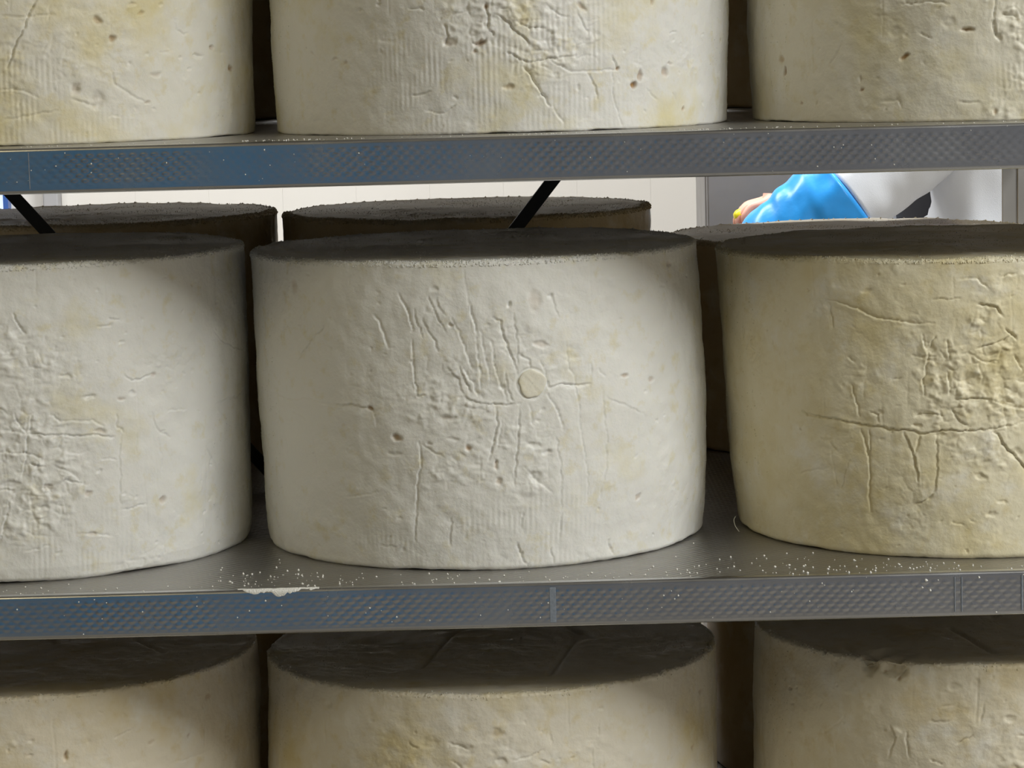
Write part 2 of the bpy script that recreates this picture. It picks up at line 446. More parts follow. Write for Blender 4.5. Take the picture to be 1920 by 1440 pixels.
# ------------------------------------------------------------------ cheeses
# grooves: (half width mm, depth mm, [(angle deg, height mm), ...]); pits: (angle, height, rx mm, rz mm, depth mm, tilt, brown)
GROOVES = {
 'mc': [(1.0,1.1,[(-17.8,231.1),(-15.7,214.3),(-15.0,199.7)]),(1.0,1.1,[(-15.5,192.3),(-15.6,180.6),(-15.3,160.0),(-14.8,146.8)]),(1.2,0.9,[(-14.8,146.8),(-12.6,149.0)]),(1.0,1.0,[(-15.1,109.8),(-14.9,89.1),(-15.9,71.2),(-16.6,50.3)]),(0.9,0.8,[(-16.6,50.3),(-17.0,24.9)]),(0.9,0.9,[(-10.6,228.8),(-9.2,218.6),(-7.0,199.5)]),(0.9,0.9,[(-12.5,211.4),(-10.0,192.3),(-8.8,183.5)]),(1.6,0.9,[(-24.6,214.0),(-22.8,203.8),(-21.2,186.3)]),(0.9,0.9,[(-5.2,211.1),(-3.2,194.9),(-2.1,180.2),(-1.1,168.4)]),(1.1,1.2,[(-0.9,223.9),(-0.0,206.4),(0.3,197.6)]),(0.8,0.8,[(0.3,197.6),(0.3,168.3),(0.6,144.8)]),(1.1,1.2,[(4.0,211.0),(6.3,207.9),(6.8,195.4),(8.4,179.0),(9.8,164.2)]),(0.8,0.9,[(9.3,214.0),(9.8,194.9),(9.8,170.0)]),(0.9,1.0,[(3.9,191.3),(4.1,173.8),(5.3,153.1),(6.4,141.2)]),(1.0,1.3,[(-4.3,171.6),(-3.1,159.8),(-1.9,149.4)]),(0.9,1.1,[(-3.4,171.5),(-1.4,156.7),(-0.3,146.3)]),(1.0,1.2,[(-3.2,145.1),(-1.6,142.0),(1.8,140.3),(5.6,139.1),(9.8,138.4)]),(1.2,1.4,[(16.1,163.0),(17.1,151.8),(20.5,153.2),(24.2,152.0),(27.5,151.7)]),(0.9,1.0,[(6.6,166.1),(7.1,149.9),(7.7,141.0)]),(0.9,1.1,[(9.6,137.7),(9.3,120.1),(8.5,102.5),(7.9,84.8),(7.4,71.6)]),(0.9,1.1,[(3.9,137.1),(4.0,125.3),(2.8,106.3),(1.6,93.1)]),(0.9,0.9,[(4.8,125.2),(4.5,113.4),(3.6,101.7)]),(1.1,1.3,[(16.6,146.7),(18.7,131.5),(20.0,114.9)]),(0.8,0.8,[(18.1,110.9),(18.7,94.4),(19.2,74.9),(18.6,49.8)]),(0.8,0.9,[(21.9,188.3),(22.2,172.0),(23.3,158.4),(23.9,140.5),(24.2,122.6),(25.0,103.1),(25.8,77.5),(25.8,50.5)]),(0.8,0.9,[(30.7,147.5),(31.0,123.5),(31.7,102.4),(31.2,81.6),(29.6,64.2),(29.3,55.3)]),(0.8,0.8,[(18.8,228.5),(20.0,218.0),(20.6,207.6)]),(0.9,0.8,[(12.0,137.3),(12.5,119.5)]),(0.9,1.0,[(-37.9,136.5),(-30.3,137.9),(-26.6,136.2)]),(0.7,0.5,[(-26.6,135.5),(-25.6,120.8)]),(0.8,0.6,[(-36.6,58.6),(-31.2,62.2),(-25.7,67.1)]),(1.3,0.9,[(10.1,180.2),(12.7,175.4),(12.8,166.6)]),(1.0,1.0,[(15.3,173.5),(15.9,164.5),(16.5,158.5)]),(0.9,0.8,[(28.1,169.0),(28.3,157.1)]),(1.0,0.9,[(30.1,162.5),(32.1,157.5)]),(1.0,1.0,[(7.9,22.4),(8.5,13.4),(10.5,2.5)]),(0.9,0.8,[(9.2,49.0),(9.1,34.1)]),(0.8,0.7,[(18.8,46.7),(18.6,22.9)]),(1.0,0.9,[(32.1,18.1),(33.8,5.2)]),(0.9,0.8,[(16.4,17.5),(17.1,3.8)]),(0.8,0.5,[(-26.6,19.6),(-20.9,21.4)]),(0.8,0.6,[(-7.8,47.7),(-8.3,20.9)]),(0.8,0.7,[(-38.7,205.1),(-43.8,190.8),(-49.5,172.9)]),(0.8,0.7,[(-65.1,140.6),(-54.1,136.7),(-47.9,140.1),(-40.8,137.4),(-35.6,137.0)]),(0.7,0.5,[(-53.4,127.8),(-48.2,121.8)]),(0.9,0.8,[(-14.7,108.4),(-11.3,99.6),(-9.1,96.6)]),(0.8,0.6,[(31.2,139.9),(37.8,130.2),(43.6,119.0)]),(1.0,0.7,[(9.9,86.0),(13.2,73.4),(16.7,63.7)]),(0.8,0.7,[(-7.2,171.7),(-4.8,159.9),(-3.6,146.6)]),(0.8,0.7,[(1.4,200.4),(2.1,179.8),(2.8,159.2)]),(0.8,0.7,[(-8.5,227.3),(-6.9,214.1)]),(0.8,0.8,[(-14.6,218.7),(-13.4,204.1),(-12.6,195.3)])],
 'ml': [(1.0,1.3,[(16.0,138.4),(18.4,133.4),(22.3,132.4),(26.1,131.3),(28.7,126.0)]),(1.2,1.6,[(10.4,124.7),(17.9,121.7),(26.9,118.9),(31.3,117.0)]),(1.1,1.4,[(32.3,135.3),(32.3,124.9),(33.7,119.9)]),(0.9,0.9,[(33.2,118.6),(32.6,96.3),(32.4,58.9)]),(0.8,0.8,[(37.2,117.1),(37.0,100.7)]),(0.8,0.9,[(43.5,111.6),(44.3,94.6),(44.3,80.9)]),(0.8,1.0,[(59.0,98.4),(61.7,84.7),(65.5,68.7)]),(0.8,0.9,[(65.1,128.0),(69.3,115.1)]),(0.8,0.7,[(64.0,194.7),(69.0,182.0),(85.5,167.6)]),(1.1,1.2,[(34.3,167.4),(36.6,162.2),(42.7,164.6)]),(1.1,1.2,[(30.8,215.2),(33.6,214.7)]),(1.0,0.8,[(28.1,209.9),(31.7,210.5)]),(1.2,1.3,[(8.1,224.8),(9.2,214.5),(10.7,206.9)]),(1.2,1.4,[(4.0,109.5),(8.9,108.7),(13.9,104.1)]),(1.1,1.4,[(10.2,124.8),(10.2,107.0),(9.1,89.5)]),(1.0,1.1,[(83.7,136.6),(78.2,132.0),(71.9,132.6),(64.3,131.4)]),(0.9,0.7,[(46.5,133.1),(52.9,131.9)]),(0.9,0.8,[(41.7,133.4),(43.1,119.3),(47.3,110.0)]),(1.1,1.2,[(19.5,83.9),(23.7,79.2)]),(1.1,1.1,[(13.5,79.7),(16.0,77.3)]),(0.9,0.8,[(33.3,55.5),(39.6,57.3)]),(1.2,1.4,[(3.5,78.5),(6.8,77.3)]),(1.0,1.1,[(10.9,101.0),(14.6,95.8)]),(1.1,1.2,[(7.7,141.4),(8.8,130.9),(10.4,126.2)]),(0.9,0.8,[(24.7,152.5),(26.8,150.4)]),(1.0,1.0,[(4.2,128.6),(6.7,127.5),(10.0,124.8)]),(1.0,1.1,[(11.4,139.3),(11.0,126.1)]),(0.8,0.7,[(27.5,99.6),(32.0,98.1)]),(0.9,0.8,[(16.7,96.8),(20.4,89.8),(24.1,78.3)]),(1.0,0.9,[(21.4,38.5),(26.6,37.0),(30.2,33.9)]),(1.0,0.9,[(9.1,26.8),(15.0,30.2)]),(0.8,0.7,[(44.7,18.3),(44.9,10.6)]),(0.9,0.9,[(5.0,60.5),(4.3,45.7),(2.9,35.5)]),(0.9,0.9,[(5.9,70.7),(5.4,60.4)])],
 'mr': [(1.1,1.2,[(-37.9,215.2),(-33.6,212.0),(-29.0,207.3),(-26.3,200.9),(-20.7,199.0),(-16.9,196.9),(-11.5,196.9)]),(0.9,0.8,[(-36.9,210.9),(-36.5,191.7)]),(1.0,1.0,[(-11.5,216.6),(-4.9,217.1)]),(1.5,2.2,[(-1.1,211.7),(3.5,207.6),(4.3,202.4)]),(1.4,2.2,[(5.2,190.6),(7.7,181.5)]),(1.2,1.4,[(5.2,234.4),(8.6,235.4)]),(1.2,1.5,[(-2.4,173.8),(1.8,179.3),(5.6,184.7)]),(1.2,1.8,[(-47.2,118.9),(-45.5,116.3),(-39.2,114.9),(-32.5,111.8),(-26.1,109.1),(-20.1,107.6),(-15.8,104.9),(-11.2,107.3),(-5.0,107.1),(0.9,108.9),(8.6,113.1)]),(1.3,1.4,[(-30.6,106.2),(-29.8,94.4),(-29.4,73.5),(-29.9,55.4),(-30.1,37.3)]),(1.0,1.2,[(-28.6,106.5),(-29.1,84.0)]),(1.3,1.8,[(-20.1,104.6),(-18.4,92.9),(-17.6,79.6),(-17.2,64.8)]),(1.2,1.2,[(-16.7,103.4),(-17.6,87.0)]),(0.9,1.0,[(-12.5,105.0),(-12.5,75.4),(-14.2,56.0)]),(1.2,2.0,[(1.3,105.9),(3.4,95.4),(6.4,81.7),(8.6,70.9),(7.7,44.4)]),(1.0,1.2,[(-32.4,144.7),(-31.0,127.0),(-31.1,118.1)]),(1.0,1.4,[(-14.4,187.4),(-13.6,169.8),(-14.9,149.2),(-14.5,137.5)]),(1.0,1.3,[(-9.0,183.0),(-8.2,166.8)]),(1.0,1.1,[(-11.5,185.9),(-13.2,175.7)]),(1.3,1.8,[(-7.9,133.8),(-3.7,133.9),(0.9,133.2)]),(1.1,1.4,[(-9.1,155.1),(-8.7,137.5)]),(0.9,0.8,[(-17.4,169.8),(-11.6,168.4)]),(0.8,0.7,[(-39.3,93.8),(-37.8,86.7)]),(0.8,0.7,[(-34.5,79.9),(-36.4,62.9),(-37.4,56.6)]),(0.7,0.4,[(-49.2,65.0),(-40.4,72.4)]),(1.0,1.1,[(-18.9,45.2),(-14.2,54.5)]),(1.1,1.3,[(-4.9,232.4),(-0.7,232.1),(1.8,224.6)]),(1.1,1.4,[(-3.3,169.5),(0.1,163.4),(3.4,164.5)]),(1.1,1.4,[(0.9,132.5),(3.4,127.8),(7.3,124.3)]),(1.0,1.2,[(-17.5,119.6),(-14.1,122.7),(-10.4,119.8)]),(1.0,1.1,[(-9.1,125.7),(-6.7,115.3),(-5.0,112.3)]),(1.0,1.2,[(-28.3,123.0),(-26.1,120.3),(-26.1,112.9)]),(0.9,0.9,[(-10.9,30.9),(-8.0,27.9)]),(1.0,1.0,[(-31.4,162.7),(-33.2,168.3)]),(0.9,0.8,[(-22.5,148.8),(-20.0,150.5)]),(1.2,1.6,[(6.9,168.5),(8.6,156.5)])],
 'uc': [(1.3,1.6,[(-12.9,88.4),(-11.9,79.7),(-13.1,71.3)]),(1.2,1.6,[(-6.5,73.6),(-5.3,72.0),(-3.2,76.8)]),(1.1,1.5,[(-2.8,103.0),(-2.4,93.1),(-2.9,84.6)]),(1.1,1.6,[(-1.2,95.8),(2.5,87.0),(4.5,79.7),(6.9,71.0)]),(1.2,1.6,[(1.5,65.7),(4.7,58.3),(7.6,56.7),(11.9,59.1),(17.5,61.5)]),(1.3,2.0,[(5.5,52.6),(7.5,42.4),(11.2,22.0)]),(1.0,1.4,[(11.4,57.7),(16.5,48.7),(20.0,47.6),(28.4,49.0)]),(0.9,1.2,[(27.0,60.7),(28.2,49.0)]),(0.9,1.2,[(26.9,47.7),(27.3,24.6),(29.6,4.1)]),(0.8,1.0,[(18.6,94.2),(21.1,78.3)]),(0.9,1.1,[(12.0,21.9),(14.5,4.5)]),(1.1,1.2,[(-21.6,101.7),(-17.6,101.6)]),(1.0,1.0,[(20.5,48.3),(22.7,35.2),(23.0,25.1)]),(1.2,1.4,[(3.7,91.1),(7.0,84.4),(10.3,83.5)]),(1.0,1.1,[(-2.5,84.6),(-1.3,78.8)]),(0.9,0.9,[(44.4,78.3),(47.0,77.4)]),(1.0,0.9,[(-18.3,20.2),(-14.4,17.1)]),(0.9,0.8,[(46.0,28.4),(48.5,14.9)]),(1.0,1.0,[(10.9,103.3),(14.2,93.1),(16.4,91.5)]),(0.9,0.8,[(37.0,32.3),(40.9,21.6)]),(0.9,0.9,[(-14.4,17.1),(-10.9,22.6)]),(1.0,0.9,[(-21.3,33.3),(-16.8,34.4)]),(0.8,0.6,[(57.7,73.3),(63.7,58.2)])],
 'ul': [(1.0,1.5,[(13.8,120.8),(10.9,104.0),(7.8,81.6),(5.5,61.8)]),(1.0,1.3,[(3.6,46.3),(7.7,45.2),(12.5,39.1)]),(1.0,0.9,[(4.4,104.6),(11.3,103.3),(16.7,105.0)]),(0.9,1.0,[(30.1,58.1),(30.8,48.0),(34.8,38.9),(39.0,31.4)]),(0.9,0.9,[(48.1,97.6),(48.8,89.5),(52.3,87.4)]),(1.0,1.0,[(53.8,69.7),(57.7,68.4)]),(1.1,0.9,[(3.2,19.2),(11.5,25.6),(17.3,27.8)]),(1.1,1.0,[(20.3,36.1),(26.6,29.6)]),(1.0,0.9,[(59.9,72.0),(68.0,70.2)]),(0.8,0.7,[(29.1,20.7),(32.2,20.6)]),(0.9,0.8,[(15.9,112.2),(15.4,100.8)]),(0.9,0.7,[(43.1,73.0),(47.4,73.5)])],
 'ur': [(1.2,1.6,[(-6.3,82.7),(-5.1,66.3)]),(1.1,1.6,[(-5.1,98.2),(-5.7,82.7),(-5.3,68.4)]),(0.8,0.6,[(-46.8,47.1),(-43.5,64.4)]),(1.2,1.4,[(-27.0,96.2),(-20.2,96.9),(-16.1,94.3)]),(1.1,1.1,[(-22.7,71.4),(-20.2,67.6)]),(1.1,1.2,[(-14.5,15.6),(-10.0,15.3)]),(1.1,1.2,[(-3.8,86.8),(-0.2,82.2)]),(1.0,0.8,[(-33.4,17.4),(-28.9,18.6),(-28.0,14.3)]),(1.0,1.0,[(-13.6,73.4),(-10.4,73.9)])],
 'lc': [(0.8,0.8,[(26.7,226.6),(26.4,214.6)]),(1.0,1.0,[(5.8,201.7),(9.1,202.8),(12.2,208.0)]),(1.3,1.2,[(-10.1,216.6),(-8.4,215.1),(-5.0,210.6)]),(0.9,0.8,[(24.7,204.7),(25.0,187.7)]),(1.3,0.9,[(-19.7,216.6),(-17.9,210.9)]),(1.0,0.9,[(11.3,200.7),(14.2,195.2)]),(1.0,1.0,[(-9.3,201.4),(-6.9,193.9)]),(0.9,0.7,[(14.0,222.7),(14.1,213.5)])],
 'll': [(0.9,0.8,[(28.0,222.2),(33.2,227.1)]),(0.9,0.8,[(43.2,191.2),(57.8,190.8)]),(0.8,0.6,[(61.7,195.5),(65.8,194.3)]),(1.0,0.9,[(15.9,213.7),(16.0,207.5)]),(0.8,0.5,[(33.3,237.8),(36.7,236.6)])],
 'lr': [(0.9,0.8,[(-43.1,216.5),(-46.4,206.8),(-49.9,196.9)]),(1.2,1.0,[(-30.3,214.6),(-28.9,205.9),(-30.8,186.7)]),(1.1,0.9,[(-17.9,233.3),(-14.9,236.8)]),(1.2,1.0,[(-26.2,209.9),(-25.4,188.7)]),(1.1,0.9,[(-20.1,220.7),(-15.8,222.3)]),(1.0,0.8,[(-7.8,237.4),(-8.2,222.2)]),(0.7,0.4,[(-49.8,226.7),(-51.7,216.1)]),(1.1,1.6,[(-33.0,260.4),(-29.3,254.8),(-26.3,264.1)]),(1.0,0.9,[(-13.7,203.5),(-9.9,211.5)]),(1.0,0.9,[(-20.1,188.6),(-17.1,184.7)])],
}
PITS = {
 'mc': [(8.4,221.1,1.7,1.6,2.2,0,0),(-20.5,111.7,4.0,2.4,2.2,0,0.7),(15.4,187.8,6.4,2.6,1.6,-10,0.25),(12.8,103.9,6.0,1.9,1.3,0,0),(15.8,98.4,4.0,1.6,1.3,0,0),(-3.3,104.3,2.6,2.0,1.5,0,0.8),(-5.5,206.0,1.7,1.4,1.4,0,0.2),(3.2,89.2,1.4,3.4,1.4,0,0.5),(-7.8,128.4,6.0,1.6,1.0,0,0.2),(-6.7,111.4,4.3,1.4,0.9,0,0),(37.4,155.8,3.4,1.4,1.3,0,0.5),(46.4,149.3,3.7,2.0,1.2,0,0.3),(-12.5,107.0,2.9,1.4,0.9,0,0),(-21.1,98.7,6.0,1.6,1.0,0,0),(12.4,78.1,4.6,4.0,1.2,0,0),(-27.1,136.6,2.3,2.0,1.6,0,0.8),(23.4,178.3,7.1,5.7,0.7,0,0),(14.8,223.4,5.7,7.1,0.7,0,0.25),(-49.9,235.3,4.3,6.0,0.5,0,0.3),(53.7,226.4,4.0,1.1,0.9,0,0),(18.8,227.0,2.0,1.7,1.1,0,0),(3.6,75.1,2.3,3.1,1.1,0,0.4),(40.9,51.3,3.1,2.0,1.2,30,0.4),(5.5,153.8,2.6,2.0,1.0,0,0),(-9.0,235.3,3.1,2.0,0.9,0,0),(58.1,243.9,4.3,2.3,1.2,0,0.3)],
 'ml': [(28.0,122.5,4.6,2.4,1.8,0,0.3),(44.5,57.3,3.1,3.1,1.7,0,0.4),(24.5,71.2,3.1,1.9,1.5,0,0.3),(25.5,151.9,5.4,1.7,1.2,0,0),(19.6,169.7,4.6,1.4,1.2,0,0),(14.6,79.4,4.0,1.9,1.6,0,0.2),(42.7,164.3,2.0,1.6,1.4,0,0.3),(57.0,236.7,2.0,1.4,0.7,0,0),(6.1,82.6,8.6,2.9,1.4,0,0),(9.1,208.6,5.7,3.7,1.2,0,0),(13.7,62.6,4.3,2.0,1.5,0,0),(36.5,151.8,2.6,1.7,1.1,0,0),(33.6,147.6,3.6,1.4,0.9,0,0.3),(55.9,190.1,10.0,5.7,0.5,0,0),(8.5,133.9,4.3,3.1,1.5,0,0),(6.1,169.5,7.1,4.3,1.0,0,0),(7.9,183.9,5.7,3.1,0.8,0,0),(27.3,89.2,2.9,1.1,1.0,0,0),(24.9,37.6,4.3,1.7,1.2,0,0.3)],
 'mr': [(-56.5,174.7,1.0,1.3,0.9,0,0),(-3.9,146.8,7.4,8.3,2.6,0,0),(-2.8,69.3,4.9,2.3,1.2,-20,0),(0.1,201.4,4.3,5.7,1.6,0,0),(-15.0,121.2,7.9,3.1,1.2,0,0),(-1.2,148.8,5.7,5.7,1.2,0,0),(-12.8,175.7,2.9,3.7,1.4,0,0),(2.6,169.0,5.7,3.4,1.4,0,0),(4.3,129.2,5.7,2.3,1.5,0,0),(-11.7,103.6,4.3,1.7,1.2,0,0),(-27.2,223.6,4.3,1.7,0.9,0,0),(-17.1,110.8,3.6,1.7,1.3,0,0),(5.9,87.6,5.7,3.7,1.7,0,0),(1.6,46.7,4.3,1.4,1.0,0,0),(-26.1,121.8,4.3,2.3,1.0,0,0),(-1.3,37.8,4.3,2.0,1.3,0,0),(-6.6,141.8,4.3,4.9,-1.2,0,0),(-1.2,200.1,8.6,5.7,-1.4,0,0),(2.6,174.9,5.7,4.3,-1.0,0,0)],
 'uc': [(33.2,36.3,2.3,3.1,2.2,0,1.0),(35.0,44.1,2.0,3.7,1.8,0,0.6),(43.2,45.1,4.0,3.1,1.9,-30,0.5),(1.7,37.2,4.3,2.3,1.5,0,0.4),(19.5,99.8,4.3,2.0,2.0,-40,0.4),(-2.8,101.9,1.7,2.6,2.2,0,0.8),(-4.7,73.4,4.9,2.0,2.0,20,0.6),(-11.8,74.0,4.9,3.1,1.6,0,0.3),(-5.8,66.4,2.0,1.7,1.6,0,0.5),(28.4,49.3,1.4,1.4,1.5,0,0.8),(18.2,34.9,1.7,2.3,1.2,0,0),(13.0,45.5,2.0,1.4,1.1,0,0),(-34.9,101.6,2.9,1.1,1.2,0,0),(-29.5,107.1,2.3,1.4,1.3,0,0),(5.4,89.6,3.7,2.0,1.4,0,0.2),(38.7,103.2,1.7,2.3,1.4,0,0.5),(-40.1,60.4,2.0,1.4,0.9,0,0.3),(8.5,66.5,4.3,1.4,0.9,0,0),(-43.4,62.7,3.1,1.0,0.8,0,0.2),(-51.8,68.3,2.9,1.0,0.7,-20,0.2),(70.0,70.0,1.4,2.0,1.2,0,0.6),(49.8,14.8,1.4,2.0,1.2,0,0.7),(44.9,52.7,2.9,1.1,1.1,0,0.3)],
 'ul': [(26.9,99.3,3.7,2.0,2.0,-30,0.5),(30.6,84.0,3.1,2.0,2.0,0,0.7),(61.1,74.9,2.9,1.6,1.7,0,0.5),(69.6,57.3,3.7,2.3,2.0,0,0.8),(21.3,44.6,3.4,4.0,2.0,0,0.3),(26.4,34.7,6.4,6.0,1.6,0,0.1),(55.5,37.4,1.1,1.4,1.2,0,0),(38.1,104.5,2.6,1.3,1.3,0,0.4),(35.8,112.8,3.1,1.4,1.4,0,0.2),(39.0,31.6,2.3,1.1,1.4,0,0.4),(41.8,54.9,5.7,1.7,0.8,0,0.2),(39.6,71.4,1.4,1.1,1.0,0,0),(34.9,63.5,1.4,1.1,1.0,0,0),(55.4,68.6,4.9,1.7,1.3,0,0),(52.4,57.7,2.3,1.1,0.8,0,0)],
 'ur': [(-64.1,43.1,1.7,3.7,2.2,0,1.0),(-65.8,52.9,3.4,2.9,1.1,0,0.5),(-27.0,53.1,4.0,1.7,2.0,30,0.9),(-38.4,27.7,2.6,1.7,1.5,0,0.7),(-38.6,36.5,1.1,2.3,0.8,0,0.2),(-57.9,17.2,2.3,1.7,0.8,0,0.5),(-12.0,73.6,4.9,1.6,1.8,0,0.6),(-4.7,66.9,2.0,2.3,1.6,0,0),(-16.1,80.1,5.7,4.3,0.8,0,0),(-28.8,73.4,5.7,3.4,0.6,0,0),(-2.2,83.8,7.1,3.4,1.3,0,0),(-6.4,8.6,1.7,2.0,1.2,0,0.5)],
 'lc': [(1.3,224.6,5.1,3.7,0.8,0,0.2),(2.4,199.5,4.3,2.9,1.0,0,0),(27.3,237.1,2.9,1.4,0.7,0,0),(19.6,197.8,2.0,1.4,0.8,0,0),(64.5,228.0,3.1,2.6,0.6,0,0.4),(59.6,182.0,2.9,2.3,0.6,0,0.4),(-43.1,238.9,3.7,2.3,0.6,0,0),(-5.9,210.6,7.1,4.3,1.0,0,0),(-15.2,216.0,8.6,4.3,0.7,0,0)],
 'll': [(56.6,239.9,4.3,2.6,0.8,0,0.4),(16.1,211.3,2.0,3.4,1.4,0,0.4),(49.1,210.6,2.0,1.7,0.9,0,0.4),(3.6,224.3,3.7,2.6,-0.8,0,0),(37.8,211.9,3.1,2.0,0.6,0,0.3),(45.7,209.7,1.7,1.4,0.6,0,0),(24.8,252.0,2.0,1.4,0.4,0,0)],
 'lr': [(-36.3,266.0,7.4,8.6,6.0,0,0),(-29.3,263.2,8.6,6.6,5.0,0,0.12),(-49.9,268.7,1.7,2.0,1.8,0,0.3),(-62.8,229.1,2.6,1.3,1.1,0,0.4),(-32.0,260.0,1.4,1.4,1.6,0,0.5),(-28.6,255.0,2.0,1.4,1.4,0,0.5),(-14.9,252.0,5.1,2.9,0.9,0,0),(-1.4,225.2,4.3,2.6,1.2,0,0),(-9.8,255.5,2.9,4.3,0.7,0,0),(-28.9,209.0,4.3,3.4,-0.8,0,0),(-74.9,203.9,5.7,4.3,0.4,0,0)],
}
TOPMARKS = {
 'lc': [(2.6,1.6,[(-33.1,61.1),(-44.7,-8.1),(-61.0,-103.4)]),(2.6,1.4,[(82.7,43.4),(64.8,-59.8),(50.9,-138.9)]),(1.0,-0.7,[(77.4,-57.7),(96.0,-65.4),(125.5,-70.2)]),(1.0,-0.8,[(-56.3,-104.6),(-39.3,-106.5)]),(1.0,-0.7,[(25.2,-129.5),(49.5,-135.5)]),(2.0,1.0,[(-115.9,3.8),(-107.8,2.8)]),(2.4,1.0,[(-30.5,8.4),(-19.2,7.1)]),(1.0,-0.6,[(-86.1,-14.1),(-50.7,-21.8)]),(2.0,1.2,[(147.4,43.3),(157.4,45.9)])],
 'll': [(2.0,1.2,[(91.5,6.1),(104.0,-14.9),(120.3,-43.0)]),(1.6,1.0,[(53.4,-109.1),(61.7,-113.3)]),(1.0,-0.7,[(38.2,-119.2),(53.2,-107.7)]),(1.0,-0.5,[(94.1,-103.6),(116.9,-89.4)]),(2.0,1.0,[(9.3,25.3),(18.0,2.3)]),(1.0,-0.5,[(-7.1,-54.9),(11.7,-36.2)])],
 'lr': [(2.4,1.6,[(-30.3,-49.8),(-22.5,-86.7),(-11.0,-151.4)]),(2.2,1.4,[(14.1,-9.1),(21.1,-48.7)]),(1.6,-0.8,[(-83.5,-79.5),(-59.9,-68.0),(-46.5,-90.9)]),(5,1.2,[(-116.3,-138.0),(-90.9,-140.9)]),(3,1.0,[(-131.4,-102.0),(-126.7,-136.8)]),(2,1.0,[(-92.7,-78.4),(-87.0,-93.2)])],
}


def axis(lo, hi, step, far, lim0, lim1):
    """sample positions: fine inside lo..hi, coarse outside"""
    a = list(np.arange(lo, hi, step)) + [hi]
    p, s = lo, step
    while p > lim0:
        s = min(s * 1.35, far); p -= s; a.insert(0, max(p, lim0))
    p, s = hi, step
    while p < lim1:
        s = min(s * 1.35, far); p += s; a.append(min(p, lim1))
    return np.unique(np.array(a))

def carve(D, S, Z, sv, zv, w, d, pts, wob, step):
    """S,Z warped grid coordinates in mm; sv, zv 1-D axes for cutting the window"""
    pts = np.array(pts, dtype=float)
    n = len(pts) - 1
    m = 7.0
    w = 0.55 * w
    for i in range(n):
        a, b_ = pts[i], pts[i + 1]
        c0, c1 = np.searchsorted(sv, [min(a[0], b_[0]) - m, max(a[0], b_[0]) + m])
        r0_, r1_ = np.searchsorted(zv, [min(a[1], b_[1]) - m, max(a[1], b_[1]) + m])
        if c1 <= c0 or r1_ <= r0_: continue
        sl = (slice(r0_, r1_), slice(c0, c1))
        s, z = S[sl] - a[0], Z[sl] - a[1]
        e = b_ - a; L2 = e @ e + 1e-9
        tt = (s * e[0] + z * e[1]) / L2
        tc = np.clip(tt, 0, 1)
        dist = np.hypot(s - tc * e[0], z - tc * e[1])
        # fade both ends of the whole stroke
        g = (i + tc) / n
        fade = 0.45 + 0.55 * np.minimum(1, np.minimum(g, 1 - g) * 6)
        g2 = np.minimum(1, np.minimum(g, 1 - g) * 5) * ((tt > -0.05) & (tt < 1.05))
        perp = (s * e[1] - z * e[0]) / math.sqrt(L2)
        val = 1.3 * d * fade * np.exp(-(dist / w) ** 2)
        cur = wob['grooves'][sl]
        wob['grooves'][sl] = np.maximum(cur, val) if d > 0 else cur + val
        st = step * d * g2 * np.tanh(perp / (0.6 * w)) * np.exp(-(dist / 2.6) ** 2)
        cur = wob['steps'][sl]
        wob['steps'][sl] = np.where(np.abs(st) > np.abs(cur), st, cur)

